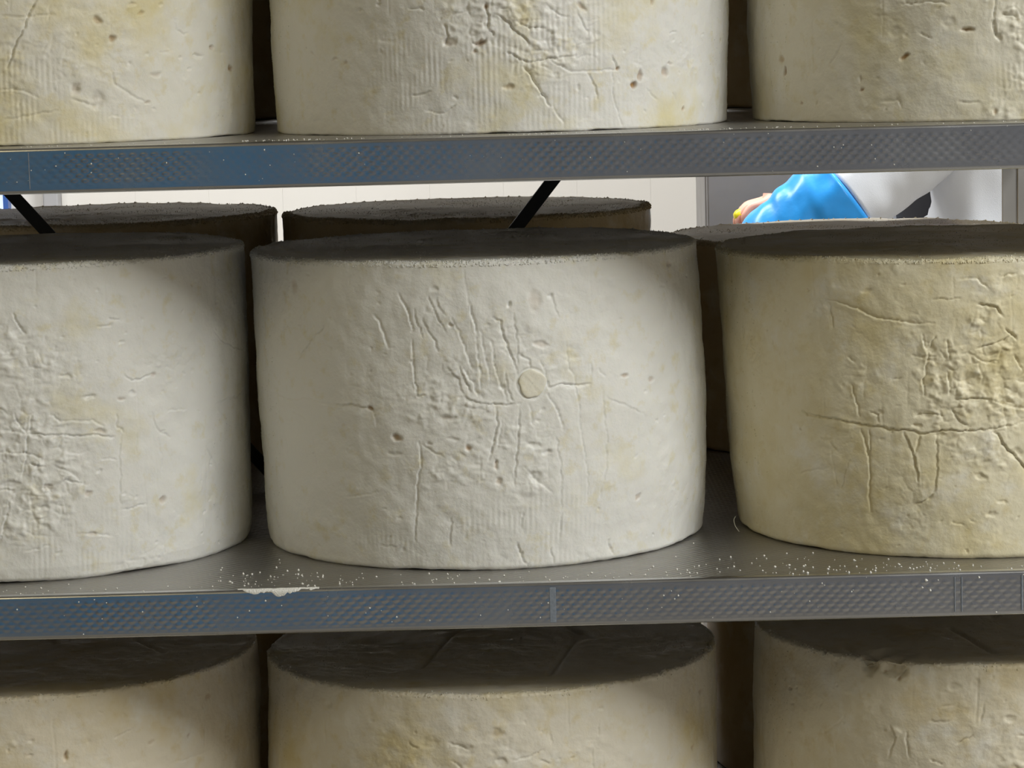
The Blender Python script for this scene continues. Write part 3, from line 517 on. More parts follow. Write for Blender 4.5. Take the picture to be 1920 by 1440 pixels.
def cheese_mesh(key, prof, h, th, zr, seed, rough=(), ridge=(), fine=1.0, top_step=4.0, plug=None, rb=4.5, amp=1.0):
    """prof: [(z mm, axis dx mm, radius mm)], th: fine angle range deg, zr: fine height range mm"""
    R0 = float(np.mean([p[2] for p in prof])); h = h * 1000
    step = fine / R0 * 57.2958
    tv = axis(th[0], th[1], step, 4.0, -180.0, 180.0)[:-1]          # last equals first
    rb, rt = rb, 3.2                                               # rounded bottom edge, crisper top edge
    zside = axis(max(zr[0], rb), min(zr[1], h - rt), fine, 6.0, rb, h - rt)
    rows = []                                                       # (inset from R, z, n_r, n_z, side flag)
    rows.append((R0 - 0.5, 0.0, 0, -1)); rows.append((R0 * 0.5, 0.0, 0, -1)); rows.append((rb + 6, 0.0, 0, -1))
    for a in np.linspace(0, 90, 9)[:-1]:
        a = math.radians(a); rows.append((rb - rb * math.sin(a), rb - rb * math.cos(a), math.sin(a), -math.cos(a)))
    nb = len(rows)
    for z in zside: rows.append((0.0, z, 1.0, 0.0))
    ns = len(rows)
    for a in np.linspace(0, 90, 6)[1:]:
        a = math.radians(a); rows.append((rt - rt * math.cos(a), h - rt + rt * math.sin(a), math.cos(a), math.sin(a)))
    ntop = len(rows)
    rad = rt + fine
    ins = []
    st = fine
    while rad < R0 - 1.0:
        ins.append(rad); st = min(st * 1.2, top_step); rad += st
    for q in ins: rows.append((q, h, 0.0, 1.0))
    rows.append((R0 - 0.5, h, 0.0, 1.0))
    rw = np.array(rows)
    pz = np.array([p[0] for p in prof]); pd = np.array([p[1] for p in prof]); pr = np.array([p[2] for p in prof])
    dx = np.interp(rw[:, 1], pz, pd); RR = np.interp(rw[:, 1], pz, pr)
    rho = np.maximum(RR - rw[:, 0], 0.5)
    t = np.radians(tv)
    sinT, cosT = np.sin(t)[None, :], np.cos(t)[None, :]
    B = np.empty((len(rw), len(tv), 3), dtype=np.float64)
    B[..., 0] = dx[:, None] + rho[:, None] * sinT
    B[..., 1] = -rho[:, None] * cosT
    B[..., 2] = rw[:, 1][:, None]
    Nn = np.empty_like(B)
    Nn[..., 0] = rw[:, 2][:, None] * sinT; Nn[..., 1] = -rw[:, 2][:, None] * cosT; Nn[..., 2] = rw[:, 3][:, None]
    S = (t * R0)[None, :].repeat(len(rw), 0); Zm = rw[:, 1][:, None].repeat(len(tv), 1)
    # ---- relief in mm
    rng = np.random.default_rng(seed + 500)
    D = 1.5 * perlin(B, 70, seed) + 0.7 * perlin(B, 24, seed + 1)
    D += 0.42 * perlin(B, 10, seed + 2) + 0.10 * perlin(B, 3.4, seed + 3)
    side = np.zeros(len(rw)); side[nb:ntop] = 1; side[:nb] = 0.4
    side2 = side[:, None]
    mask = perlin(B, 46, seed + 4) * 0.6
    for (ta, zz, rs, rz, am) in rough:
        mask = mask + am * np.exp(-((S - math.radians(ta) * R0) / rs) ** 2 - ((Zm - zz) / rz) ** 2)
    mask = sstep(mask, -0.05, 0.95) * side2
    w1_ = perlin(B, 9, seed + 5) * 2.2; w2_ = perlin(B, 9, seed + 6) * 2.2
    f1, f2 = worley(S + w1_, Zm + w2_, 13.0, 9.0, seed)
    crease = np.exp(-((f2 - f1) / 0.13) ** 2)
    cellh = sstep(perlin(B, 12, seed + 11), -0.3, 0.4)
    D -= amp * mask * crease * 0.6 * cellh
    lump = perlin(B * np.array([1, 1, 1.35]), 6.2, seed + 7)
    lum2 = perlin(B * np.array([1, 1, 1.2]), 11, seed + 18)
    D += amp * 1.3 * mask * (0.55 * lump * sstep(lum2, -.35, .3) + 0.55 * lum2 + 0.16 * np.tanh(lump * 4) * sstep(lum2, .0, .4) + 0.14 * perlin(B, 2.6, seed + 8))
    ter = perlin(B * np.array([1, 1, 1.6]), 15, seed + 16)
    D += side2 * (0.15 + 0.5 * mask) * 0.5 * np.tanh((ter - 0.18) * 9) * sstep(perlin(B, 33, seed + 17), -0.1, 0.35)
    # long fine scratches from the mould cloth
    for _ in range(26):
        sa, za, ln, lean = rng.uniform(*th), rng.uniform(10, h - 20), rng.uniform(12, 60), rng.uniform(-.10, .06)
        c = math.radians(sa) * R0; q0, q1 = np.searchsorted(rw[nb:ns, 1], [za, za + ln]) + nb
        c0, c1 = np.searchsorted(t * R0, [c - 8, c + 8])
        if q1 <= q0 or c1 <= c0: continue
        sl = (slice(q0, q1), slice(c0, c1))
        dd = S[sl] - c - lean * (Zm[sl] - za) + w1_[sl] * 0.25
        D[sl] -= rng.uniform(.15, .5) * np.exp(-(dd / 0.55) ** 2) * np.minimum(1, np.minimum(Zm[sl] - za, za + ln - Zm[sl]) / 5)
    # mould ribs pressed into the paste
    for (ta, zz, rs, rz, am) in ridge:
        rm = np.exp(-((S - math.radians(ta) * R0) / rs) ** 4 - ((Zm - zz) / rz) ** 4) * sstep(perlin(B, 20, seed + 9), -0.22, 0.28)
        D += am * rm * side2 * (np.cos(2 * math.pi * (S + w1_ * 0.12) / 4.4))
    # grooves and pits of this cheese
    wob = {'grooves': np.zeros_like(D), 'steps': np.zeros_like(D)}
    rng = np.random.default_rng(seed)
    Sw = S + perlin(B, 5.5, seed + 12) * 1.2 + perlin(B, 16, seed + 13) * 1.2 + perlin(B, 2.6, seed + 31) * 0.5
    Zw = Zm + perlin(B, 5.5, seed + 14) * 1.2 + perlin(B, 16, seed + 15) * 1.2 + perlin(B, 2.6, seed + 32) * 0.5
    sv = t * R0; zv = rw[:, 1].copy(); zv[ntop:] = h + np.arange(len(rw) - ntop) + 1
    zv[:3] = [-3, -2, -1]
    for (w, d, pts) in GROOVES.get(key, ()):
        carve(D, Sw, Zw, sv, zv, w, d, [(math.radians(a) * R0, z) for a, z in pts], wob, rng.choice([-.35, -.2, .25, .4]))
    D -= wob['grooves'] + wob['steps']
    stain = np.zeros_like(D)
    pits = list(PITS.get(key, ()))
    for _ in range(70):                                             # small curd openings
        pits.append((rng.uniform(*th), rng.uniform(6, h - 6), rng.uniform(.7, 2.6), rng.uniform(.5, 1.3), rng.uniform(.3, .9), rng.uniform(-40, 40), 0.0))
    for (ta, zz, rx, rz, d, ang, st_) in pits:
        c = math.radians(ta) * R0; m = 2.6 * max(rx, rz)
        c0, c1 = np.searchsorted(sv, [c - m, c + m]); q0, q1 = np.searchsorted(zv, [zz - m, zz + m])
        if c1 <= c0 or q1 <= q0: continue
        sl = (slice(q0, q1), slice(c0, c1))
        s, z = Sw[sl] - c, Zw[sl] - zz
        ca, sa = math.cos(math.radians(ang)), math.sin(math.radians(ang))
        e = ((s * ca + z * sa) / rx) ** 2 + ((-s * sa + z * ca) / rz) ** 2
        D[sl] -= 1.15 * d * np.exp(-e ** 2.4 * 0.7) * (1 + 0.6 * lump[sl])
        if st_ > 0: stain[sl] = np.maximum(stain[sl], st_ * np.exp(-e ** 1.6))
    if plug:                                                        # ring left by the cheese trier
        c = math.radians(plug[0]) * R0
        dd = np.hypot(S - c, Zm - plug[1])
        flat = 1 - sstep(dd, plug[2] + 0.5, plug[2] + 2.5)
        D = D * (1 - flat) - 0.5 * flat
        D -= 0.8 * np.exp(-((dd - plug[2] - 0.9) / 0.9) ** 2)
    # top face: coarse salted crust and pressed marks
    topm = np.zeros(len(rw)); topm[ntop:] = 1; topm[ns:ntop] = 0.6; topm = topm[:, None]
    D += topm * (0.7 * np.abs(perlin(B, 3.4, seed + 20)) + 0.3 * perlin(B, 7, seed + 21))
    rim = np.exp(-((np.arange(len(rw)) - (ntop - 2)) / 5.0) ** 2)[:, None]
    D += rim * 0.8 * perlin(B, 2.4, seed + 22)
    D *= np.clip(np.minimum(1.0, rho / 6.0), 0, 1)[:, None]
    D[:3] = 0
    for (w, d, pts) in TOPMARKS.get(key, ()):
        pts = np.array(pts)
        best = np.full(D.shape, 99.0)
        for i in range(len(pts) - 1):
            a, e = pts[i], pts[i + 1] - pts[i]
            s, z = B[..., 0] - dx.mean() - a[0], B[..., 1] - a[1]
            tc = np.clip((s * e[0] + z * e[1]) / (e @ e), 0, 1)
            best = np.minimum(best, np.hypot(s - tc * e[0], z - tc * e[1]))
        D -= (topm >= 1) * 2.2 * d * np.exp(-(best / w) ** 2)
    V = (B + Nn * D[..., None])
    V[:nb, :, 2] = np.maximum(V[:nb, :, 2], 0.0)
    V *= 0.001
    n, k = D.shape
    sp = ntop + 2                                                   # last row at full density; the top face keeps every fourth column
    cc = np.arange(0, k, 4)
    idx = np.arange((sp + 1) * k).reshape(sp + 1, k)
    nx = np.roll(idx, -1, axis=1)
    q = np.stack([idx[:-1], nx[:-1], nx[1:], idx[1:]], -1).reshape(-1, 4)
    ci = (sp + 1) * k + np.arange((n - sp - 1) * len(cc)).reshape(n - sp - 1, len(cc))
    cn = np.roll(ci, -1, axis=1)
    q2 = np.stack([ci[:-1], cn[:-1], cn[1:], ci[1:]], -1).reshape(-1, 4)
    ring = []
    for j in range(len(cc)):
        a = cc[j]; b = cc[j + 1] if j + 1 < len(cc) else k
        ring.append([int(idx[sp, i % k]) for i in range(a, b + 1)] + [int(ci[0, (j + 1) % len(cc)]), int(ci[0, j])])
    me = mesh_np('cheese', np.concatenate([V[:sp + 1].reshape(-1, 3), V[sp + 1:, cc].reshape(-1, 3)]), np.concatenate([q, q2]), ring)
    at = me.attributes.new('stain', 'FLOAT', 'POINT')
    at.data.foreach_set('value', np.concatenate([stain[:sp + 1].ravel(), stain[sp + 1:, cc].ravel()]).astype(np.float32))
    me.polygons.foreach_set('use_smooth', np.ones(len(me.polygons), dtype=bool))
    return me, V, Nn, ns, ntop, tv

OCT = np.array([(1, 0, 0), (-1, 0, 0), (0, 1, 0), (0, -1, 0), (0, 0, 1), (0, 0, -1)], dtype=float)
OCF = [(0, 2, 4), (2, 1, 4), (1, 3, 4), (3, 0, 4), (2, 0, 5), (1, 2, 5), (3, 1, 5), (0, 3, 5)]
def grains(name, pts, sizes, rng, mat, parent=None):
    pts = np.asarray(pts); n = len(pts)
    V = OCT[None] * (sizes[:, None, None] * rng.uniform(.55, 1.25, (n, 6, 1)))
    a = rng.uniform(0, 6.28, n); c, s = np.cos(a)[:, None], np.sin(a)[:, None]
    Vx = V[..., 0] * c - V[..., 1] * s; Vy = V[..., 0] * s + V[..., 1] * c
    V = np.stack([Vx, Vy, V[..., 2]], -1) + pts[:, None]
    F = (np.array(OCF)[None] + 6 * np.arange(n)[:, None, None]).reshape(-1, 3)
    me = bpy.data.meshes.new(name)
    me.vertices.add(n * 6); me.vertices.foreach_set('co', V.astype(np.float32).ravel())
    me.loops.add(len(F) * 3); me.loops.foreach_set('vertex_index', F.astype(np.int32).ravel())
    me.polygons.add(len(F)); me.polygons.foreach_set('loop_start', np.arange(0, len(F) * 3, 3, dtype=np.int32))
    me.polygons.foreach_set('loop_total', np.full(len(F), 3, dtype=np.int32))
    me.update(calc_edges=True)
    return tag(link(name, me, mat, parent), kind='stuff')

CM = {
    'mc': cheese_mat('cheese_white', WHITE, YELLOW, 0.10, 1.35),
    'ml': cheese_mat('cheese_ivory', WHITE, YELLOW, 0.18, 2.0),
    'mr': cheese_mat('cheese_butter', (0.78, 0.72, 0.54), (0.70, 0.61, 0.36), 0.5, 3.0),
    'uc': cheese_mat('cheese_cream', (0.84, 0.825, 0.78), (0.77, 0.70, 0.45), 0.32, 4.6),
    'ul': cheese_mat('cheese_pale_yellow', (0.84, 0.81, 0.72), (0.79, 0.70, 0.42), 0.5, 5.0),
    'ur': cheese_mat('cheese_dull_cream', (0.76, 0.72, 0.60), (0.69, 0.62, 0.40), 0.35, 6.0),
    'lc': cheese_mat('cheese_straw', (0.76, 0.71, 0.60), (0.70, 0.60, 0.35), 0.38, 7.0),
    'll': cheese_mat('cheese_oat', (0.78, 0.71, 0.57), (0.70, 0.58, 0.32), 0.3, 8.0),
    'lr': cheese_mat('cheese_parchment', (0.76, 0.70, 0.56), (0.66, 0.55, 0.32), 0.25, 9.0),
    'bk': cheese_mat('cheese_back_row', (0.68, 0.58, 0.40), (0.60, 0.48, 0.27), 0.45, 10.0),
    'plug': cheese_mat('cheese_plug', (0.82, 0.785, 0.67), (0.76, 0.68, 0.45), 0.05, 11.0),
}

def wheel(key, x, y, z, h, prof, th, zr, seed, label, mat, group, rough=(), ridge=(), fine=1.0, top_step=4.0, ngrain=1200, plug=None, gsize=.0011, nside=0, rb=4.5, amp=1.0):
    me, V, Nn, ns, ntop, tv = cheese_mesh(key, prof, h, th, zr, seed, rough, ridge, fine, top_step, plug, rb, amp)
    o = link('cheese', me, CM[mat])
    o.location = (x, y, z)
    tag(o, label, 'cheese', group)
    if ngrain:
        rng = np.random.default_rng(seed + 50)
        c0, c1 = np.searchsorted(tv, th)
        nr = int(ngrain * 0.5)
        ri = rng.integers(ns - 2, ntop + 2, nr)                      # along the top edge
        ci = np.where(rng.uniform(0, 1, nr) < .5, rng.integers(0, len(tv), nr), np.searchsorted(tv, rng.uniform(-179, 179, nr)) % len(tv))
        P1 = V[ri, ci]
        a = rng.uniform(0, 2 * math.pi, ngrain - nr); r = 0.197 * np.sqrt(rng.uniform(0, 1, ngrain - nr))
        P2 = np.stack([r * np.sin(a) + prof[-1][1] * .001, -r * np.cos(a), np.full(len(a), h + 0.0003)], -1)
        pts = np.concatenate([P1, P2])
        grains('crust_grains', pts, np.concatenate([rng.uniform(0.0003, gsize, len(P1)), rng.uniform(.0002, .00055, len(P2))]), rng, CM[mat], o)
        few = pts[rng.integers(0, len(pts), ngrain // 18)]
        grains('salt_grains', few + np.array([0, 0, .0005]), rng.uniform(0.0003, 0.0007, len(few)), rng, M['crumb'], o)
    if nside:                                                        # loose grains on the flanks
        rng = np.random.default_rng(seed + 60)
        k0, k1 = np.searchsorted(tv, th)
        ci = rng.integers(k0, k1, nside); ri = rng.integers(12, ns, nside)
        keep = (np.abs(tv[ci]) > 62) & (V[ri, ci, 2] > .012)
        pts = V[ri, ci][keep]
        grains('flank_grains', pts, rng.uniform(0.00025, 0.0007, len(pts)), rng, CM[mat], o)
    return o

FR = 'front row of cheese wheels'; BR = 'back row of cheese wheels'
H0 = 0.2572
# middle shelf
mc = wheel('mc', -0.027, YF, ZM, H0, [(0, 0.5, 193.5), (10, 0.5, 194.5), (40, 1.2, 197), (69, 1.4, 198.2), (128, 0.4, 199.5), (187, -1.8, 198.5), (258, -4.2, 197.0)],
      (-91, 91), (0, 258), 11, 'large ivory cheese wheel in the centre with a round plug and vertical scratches', 'mc', FR,
      rough=[(0, 150, 55, 70, 0.75), (3, 60, 60, 50, .35)], ridge=[(12, 30, 60, 38, 0.16), (-25, 15, 40, 22, .08)], fine=0.95, ngrain=6000, nside=2600, plug=(12.7, 155.3, 11.6))
wheel('ml', -0.4355, YF, ZM, 0.263, [(0, -1.5, 197), (12, -1.5, 199), (127, 0.2, 199), (185, 1.4, 199), (263, 1.2, 198.5)],
      (-12, 91), (0, 263), 23, 'ivory cheese wheel cut off by the left edge on the middle shelf', 'ml', FR,
      rough=[(12, 95, 40, 60, 0.9), (10, 190, 40, 40, .4), (25, 40, 50, 40, .3)], ridge=[(22, 28, 50, 30, 0.17)], fine=0.90, ngrain=3600, nside=1800, amp=1.7)
wheel('mr', 0.390, YF, ZM, 0.249, [(0, 9, 198), (12, 9, 199), (62, 3.8, 199), (119, 0, 199), (176, -2, 199), (250, -7, 199)],
      (-91, 17), (0, 249), 37, 'butter-yellow cheese wheel with deep cracks at the right of the middle shelf', 'mr', FR,
      rough=[(2, 150, 55, 55, 1.1), (-12, 60, 40, 40, .4)], fine=0.90, ngrain=3600, nside=1800, amp=1.8)
# upper shelf: the frame shows their lower part
wheel('uc', -0.0025, YF, ZU, H0, [(0, 0, 197.5), (8, 0, 198), (56, 0, 199), (105, 0, 200.2), (258, 0, 200)],
      (-91, 91), (0, 116), 41, 'cream cheese wheel with ribbed surface in the middle of the upper shelf', 'uc', FR,
      rough=[(2, 90, 60, 40, .8), (20, 60, 50, 40, .5)], ridge=[(0, 45, 110, 42, 0.19), (14, 85, 60, 30, .16)], fine=0.88, ngrain=0, nside=1600, rb=2.5, amp=1.5)
wheel('ul', -0.4195, YF, ZU, H0, [(0, -1, 198.5), (12, -1, 199), (116, .5, 199), (258, .5, 199)],
      (-12, 91), (0, 122), 53, 'pale yellow pitted cheese wheel at the left end of the upper shelf', 'ul', FR,
      rough=[(10, 70, 40, 50, .55)], ridge=[(8, 45, 34, 42, 0.22), (22, 14, 60, 14, .14)], fine=1.0, ngrain=0, nside=1000, rb=2.5, amp=1.4)
wheel('ur', 0.416, YF, ZU, H0, [(0, 2.5, 198.5), (10, 2.5, 199), (105, -1.5, 199), (258, -1.5, 199)],
      (-91, 17), (0, 110), 67, 'dull cream cheese wheel with two brown holes on the upper shelf', 'ur', FR,
      rough=[(6, 70, 40, 60, .9)], ridge=[(6, 50, 40, 48, 0.24)], fine=1.0, ngrain=0, nside=1000, rb=2.5, amp=1.5)
# lower shelf: the frame shows their tops
wheel('lc', -0.0255, YF, ZL, H0, [(0, 0, 200), (145, -.4, 203), (190, 0, 203), (240, 1, 202), (258, 1, 201.5)],
      (-91, 91), (180, 258), 71, 'straw-coloured cheese wheel with two slanted grooves on its shaded top', 'lc', FR,
      rough=[(-5, 190, 70, 25, .6)], fine=1.0, top_step=2.4, ngrain=1500, nside=1200)
wheel('ll', -0.436, YF, ZL, 0.264, [(0, -1.6, 199), (145, -1.6, 199), (227, .7, 199), (264, .6, 198)],
      (-12, 91), (180, 264), 83, 'oat-coloured cheese wheel cut off by the lower left corner', 'll', FR,
      fine=1.0, top_step=2.4, ngrain=1000, nside=800)
wheel('lr', 0.412, YF, ZL, 0.270, [(0, 0, 199), (140, 0, 199), (196, -.8, 199), (270, 1.5, 199)],
      (-91, 17), (180, 270), 97, 'cheese wheel with a chipped top rim in the lower right corner', 'lr', FR,
      rough=[(5, 190, 50, 40, .9)], fine=1.0, top_step=2.4, ngrain=1000, nside=800)
# back row
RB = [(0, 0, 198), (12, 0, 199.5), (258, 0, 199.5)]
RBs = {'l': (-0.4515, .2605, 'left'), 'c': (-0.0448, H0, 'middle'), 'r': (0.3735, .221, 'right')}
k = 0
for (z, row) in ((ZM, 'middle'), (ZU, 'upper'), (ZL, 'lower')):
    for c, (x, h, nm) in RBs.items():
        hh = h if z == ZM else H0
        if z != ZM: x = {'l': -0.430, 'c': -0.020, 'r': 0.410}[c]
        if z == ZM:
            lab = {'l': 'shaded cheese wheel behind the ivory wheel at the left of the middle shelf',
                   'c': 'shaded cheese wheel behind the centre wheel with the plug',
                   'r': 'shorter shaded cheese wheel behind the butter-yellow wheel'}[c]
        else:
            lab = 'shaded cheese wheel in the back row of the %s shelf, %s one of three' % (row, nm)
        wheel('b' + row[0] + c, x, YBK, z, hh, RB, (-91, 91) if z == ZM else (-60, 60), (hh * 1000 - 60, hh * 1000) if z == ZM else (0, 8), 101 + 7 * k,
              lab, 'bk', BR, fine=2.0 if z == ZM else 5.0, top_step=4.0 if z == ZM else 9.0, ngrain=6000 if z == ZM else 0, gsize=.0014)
        k += 1

# trier plug: a thin disc of paste pushed back into the hole
def plug_mesh():
    V, Q = [], []
    rr = [0.3, 2.5, 5, 7.5, 9.5, 10.8, 11.4, 11.6]; nn = 40
    dp = [0.15, 0.3, .2, .35, .5, .45, .1, -1.6]
    R = 199.2; t0 = math.radians(12.7)
    for r, d in zip(rr, dp):
        for j in range(nn):
            a = 2 * math.pi * j / nn
            rj = r * (1 + 0.05 * math.sin(3 * a + 1) + .035 * math.sin(5 * a) + .02 * math.sin(9 * a))
            th = t0 + rj * math.cos(a) / R; z = 155.3 + rj * math.sin(a)
            q = R + d - 0.2 + 0.18 * math.sin(0.9 * rj * math.cos(a)) * math.cos(.8 * rj * math.sin(a))
            V.append((q * math.sin(th), -q * math.cos(th), z))
    V = np.array(V) * .001
    for i in range(len(rr) - 1):
        for j in range(nn):
            Q.append((i * nn + j, (i + 1) * nn + j, (i + 1) * nn + (j + 1) % nn, i * nn + (j + 1) % nn))
    return mesh_np('plug', V, np.array(Q))
pl = link('plug', plug_mesh(), CM['plug'], mc, True)
pl['label'] = 'round flat plug pressed into the cheese side'

# ------------------------------------------------------------------ crumbs, salt crust, bristle
rng = np.random.default_rng(5)
def crumb_points(z, n, zones):
    pts, sz = [], []
    for (x0, x1, y0, y1, cnt, smax) in zones:
        for _ in range(cnt):
            for _try in range(20):
                x, y = rng.uniform(x0, x1), YE + 0.003 + abs(rng.normal(0, 1)) * (y1 - y0) * 0.5 + y0
                if all((x - cx) ** 2 + (y - YF) ** 2 > 0.2035 ** 2 for cx in n): break
            else: continue
            pts.append((x, y, z)); sz.append(rng.uniform(0.0004, smax))
    pts, sz = np.array(pts), np.array(sz)
    pts[:, 2] += sz * 0.6
    return pts, sz
pts, sz = crumb_points(ZM, (-0.4355, -0.027, 0.395), [(-0.26, -0.02, 0.001, .10, 75, .0013), (-0.24, -.16, .006, .08, 26, .0015), (0.13, .36, .001, .09, 75, .0012), (-.02, .15, .001, .04, 40, .0012), (.2, .42, 0, .04, 40, .0012), (-.42, -.26, 0, .04, 22, .0012)])
tag(grains('salt_crumbs', pts, sz, rng, M['crumb']), 'white salt crumbs scattered along the middle shelf front', 'crumbs', None, 'stuff')
pts, sz = crumb_points(ZU, (-0.4195, -0.0025, 0.416), [(-0.42, .42, 0, .02, 70, .0008), (-.22, -.12, 0, .03, 26, .001), (.0, .07, 0, .01, 20, .001), (.13, .22, 0, .03, 26, .0009)])
tag(grains('salt_crumbs', pts, sz, rng, M['crumb']), 'white salt crumbs along the upper shelf edge', 'crumbs', None, 'stuff')
# crumbs sticking to the front faces
pts, sz = [], []
for z, cnt in ((ZM, 46), (ZU, 50)):
    for _ in range(cnt):
        pts.append((rng.uniform(-.42, .42), YE - 0.0003, z - rng.uniform(0.002, LIP_H - .003))); sz.append(rng.uniform(.0003, .0009))
for p in ((0.330, 0.006, .0017), (0.327, .012, .0013), (0.3335, .0145, .0014), (.373, .005, .0013), (-.2035, .009, .0009), (.118, .013, .001), (.127, .016, .001), (.13, .0135, .0009), (-.098, .025, .001)):
    pts.append((p[0], YE - .0005, ZM - p[1])); sz.append(p[2])
tag(grains('salt_crumbs', np.array(pts), np.array(sz), rng, M['crumb']), 'white salt specks stuck to the embossed shelf edges', 'crumbs', None, 'stuff')

def crust():
    """salt crust creeping over the shelf edge"""
    xs = np.linspace(-0.226, -0.160, 80); us = np.linspace(0, 1, 22)
    V = []
    for x in xs:
        f = math.sin(math.pi * (x + 0.226) / 0.066)
        n = perlin(np.array([[x, 0, 0]]), 0.008, 3)[0]
        drip = 0.0015 + 0.0018 * f + 0.0048 * math.exp(-((x + 0.1915) / 0.0065) ** 2) + 0.0026 * math.exp(-((x + 0.212) / 0.006) ** 2) + 0.0030 * n + 0.0018 * perlin(np.array([[x, 0, 0]]), 0.0028, 9)[0]
        drip = max(drip, 0.0004); back = max(0.0004, 0.0010 + 0.0016 * f + 0.0022 * perlin(np.array([[x, 3, 0]]), 0.005, 4)[0])
        for u in us:
            sN = -back + u * (back + drip)       # arc length: <0 on the top face, >0 down the face
            thick = 0.0007 * math.sin(math.pi * min(max(u, 0.0), 1.0)) ** .5 + 0.0002 * n * math.sin(math.pi * u)
            r = 0.0032
            if sN < 0: y, z, ny, nz = r - sN, 0.0, 0, 1
            else:
                a = min(sN / r, math.pi / 2); y, z = r - r * math.sin(a), -r + r * math.cos(a); ny, nz = -math.sin(a), math.cos(a)
                if sN / r > math.pi / 2: z -= sN - r * math.pi / 2
            V.append((x, YE + y + ny * (thick - .0001), ZM + z + nz * (thick - .0001)))
    n, k_ = len(xs), len(us); idx = np.arange(n * k_).reshape(n, k_)
    q = np.stack([idx[:-1, :-1], idx[:-1, 1:], idx[1:, 1:], idx[1:, :-1]], -1).reshape(-1, 4)
    return mesh_np('salt_crust', np.array(V), q[:, ::-1])
tag(link('salt_crust', crust(), M['salt'], None, True), 'white salt crust spilling over the middle shelf edge below the left gap', 'salt crust')

def tube(name, pts, radii, mat, parent=None, seg=24, wr=None, seed=1, cap=True):
    """lofted tube along pts; radii (a,b) or r per point; wr = wrinkle (amp, along-scale, around-scale)"""
    pts = np.array(pts, dtype=float); n = len(pts)
    T = np.gradient(pts, axis=0); T /= np.linalg.norm(T, axis=1)[:, None]
    ref = np.array([0.0, 1.0, 0.0])
    V = []
    for i in range(n):
        u = np.cross(T[i], ref); u /= np.linalg.norm(u) + 1e-9
        v = np.cross(u, T[i])
        ra, rb_ = radii[i] if hasattr(radii[i], '__len__') else (radii[i], radii[i])
        for j in range(seg):
            a = 2 * math.pi * j / seg
            V.append(pts[i] + u * ra * math.cos(a) + v * rb_ * math.sin(a))
    V = np.array(V)
    C = pts.repeat(seg, 0)
    if wr:
        d = perlin(V * np.array(wr[1]), 1.0, seed) + 0.5 * perlin(V * np.array(wr[1]) * 2.1, 1.0, seed + 1)
        nrm = (V - C) / (np.linalg.norm(V - C, axis=1)[:, None] + 1e-9)
        V = V + nrm * (d * wr[0])[:, None]
    idx = np.arange(n * seg).reshape(n, seg); nx = np.roll(idx, -1, 1)
    q = np.stack([idx[:-1], nx[:-1], nx[1:], idx[1:]], -1).reshape(-1, 4)
    me = mesh_np(name, V, q)
    if cap:
        bm = bmesh.new(); bm.from_mesh(me)
        bmesh.ops.holes_fill(bm, edges=[e for e in bm.edges if e.is_boundary], sides=0)
        bmesh.ops.recalc_face_normals(bm, faces=bm.faces)
        bm.to_mesh(me); bm.free()
    return link(name, me, mat, parent, True)

def spline(ctrl, n):
    """Catmull-Rom through rows of ctrl"""
    c = np.array(ctrl, dtype=float); c = np.vstack([2 * c[0] - c[1], c, 2 * c[-1] - c[-2]])
    out = []
    for t in np.linspace(0, len(c) - 3 - 1e-6, n):
        i = int(t); f = t - i; p0, p1, p2, p3 = c[i:i + 4]
        out.append(0.5 * (2 * p1 + (p2 - p0) * f + (2 * p0 - 5 * p1 + 4 * p2 - p3) * f * f + (3 * p1 - p0 - 3 * p2 + p3) * f ** 3))
    return np.array(out)

b_ = spline([(0.1940, 2.318, ZM + .0140), (0.1925, 2.317, ZM + .0110), (0.1935, 2.315, ZM + .0060), (0.1965, 2.312, ZM + .0015)], 14)
tag(tube('bristle', b_, [0.00035] * 14, M['crumb'], None, 6), 'thin white curved bristle at the foot of the butter-yellow cheese', 'bristle')

# ------------------------------------------------------------------ background: cabinet and worker
cab = empty('steel_cabinet', (1.0, 5.85, 0))
tag(cab, 'grey steel cabinet standing behind the worker', 'cabinet')
def cpart(name, x0, x1, y0, y1, z0, z1, bev, parent=cab):
    bm = bmesh.new(); box_bm(bm, x0 - 1.0, x1 - 1.0, y0 - 5.85, y1 - 5.85, z0, z1)
    return bm_obj(name, bm, M['cabinet'], parent, bev)
cpart('body', 0.416, 1.60, 5.62, 5.88, 0.10, 1.95, 0.004)
for x0, x1, hx in ((0.419, 0.998, 0.955), (1.002, 1.597, 1.045)):
    d = cpart('door', x0, x1, 5.598, 5.619, 0.13, 1.93, 0.004)
    cpart('handle', hx - .008, hx + .008, 5.570, 5.5975, 1.25, 1.45, 0.004, d)
for xx in (0.46, 1.55):
    for yy in (5.66, 5.84):
        cpart('foot', xx - .025, xx + .025, yy - .025, yy + .025, 0.0, 0.0995, 0.003)

BX, BY = 0.87, 4.78
per = empty('person', (BX, BY, 0))
tag(per, 'person in white coat and blue plastic sleeve reaching left behind the rack', 'person')
per_inv = Matrix.Translation((-BX, -BY, 0))
def pchild(o):
    o.parent = per; o.matrix_parent_inverse = per_inv; return o

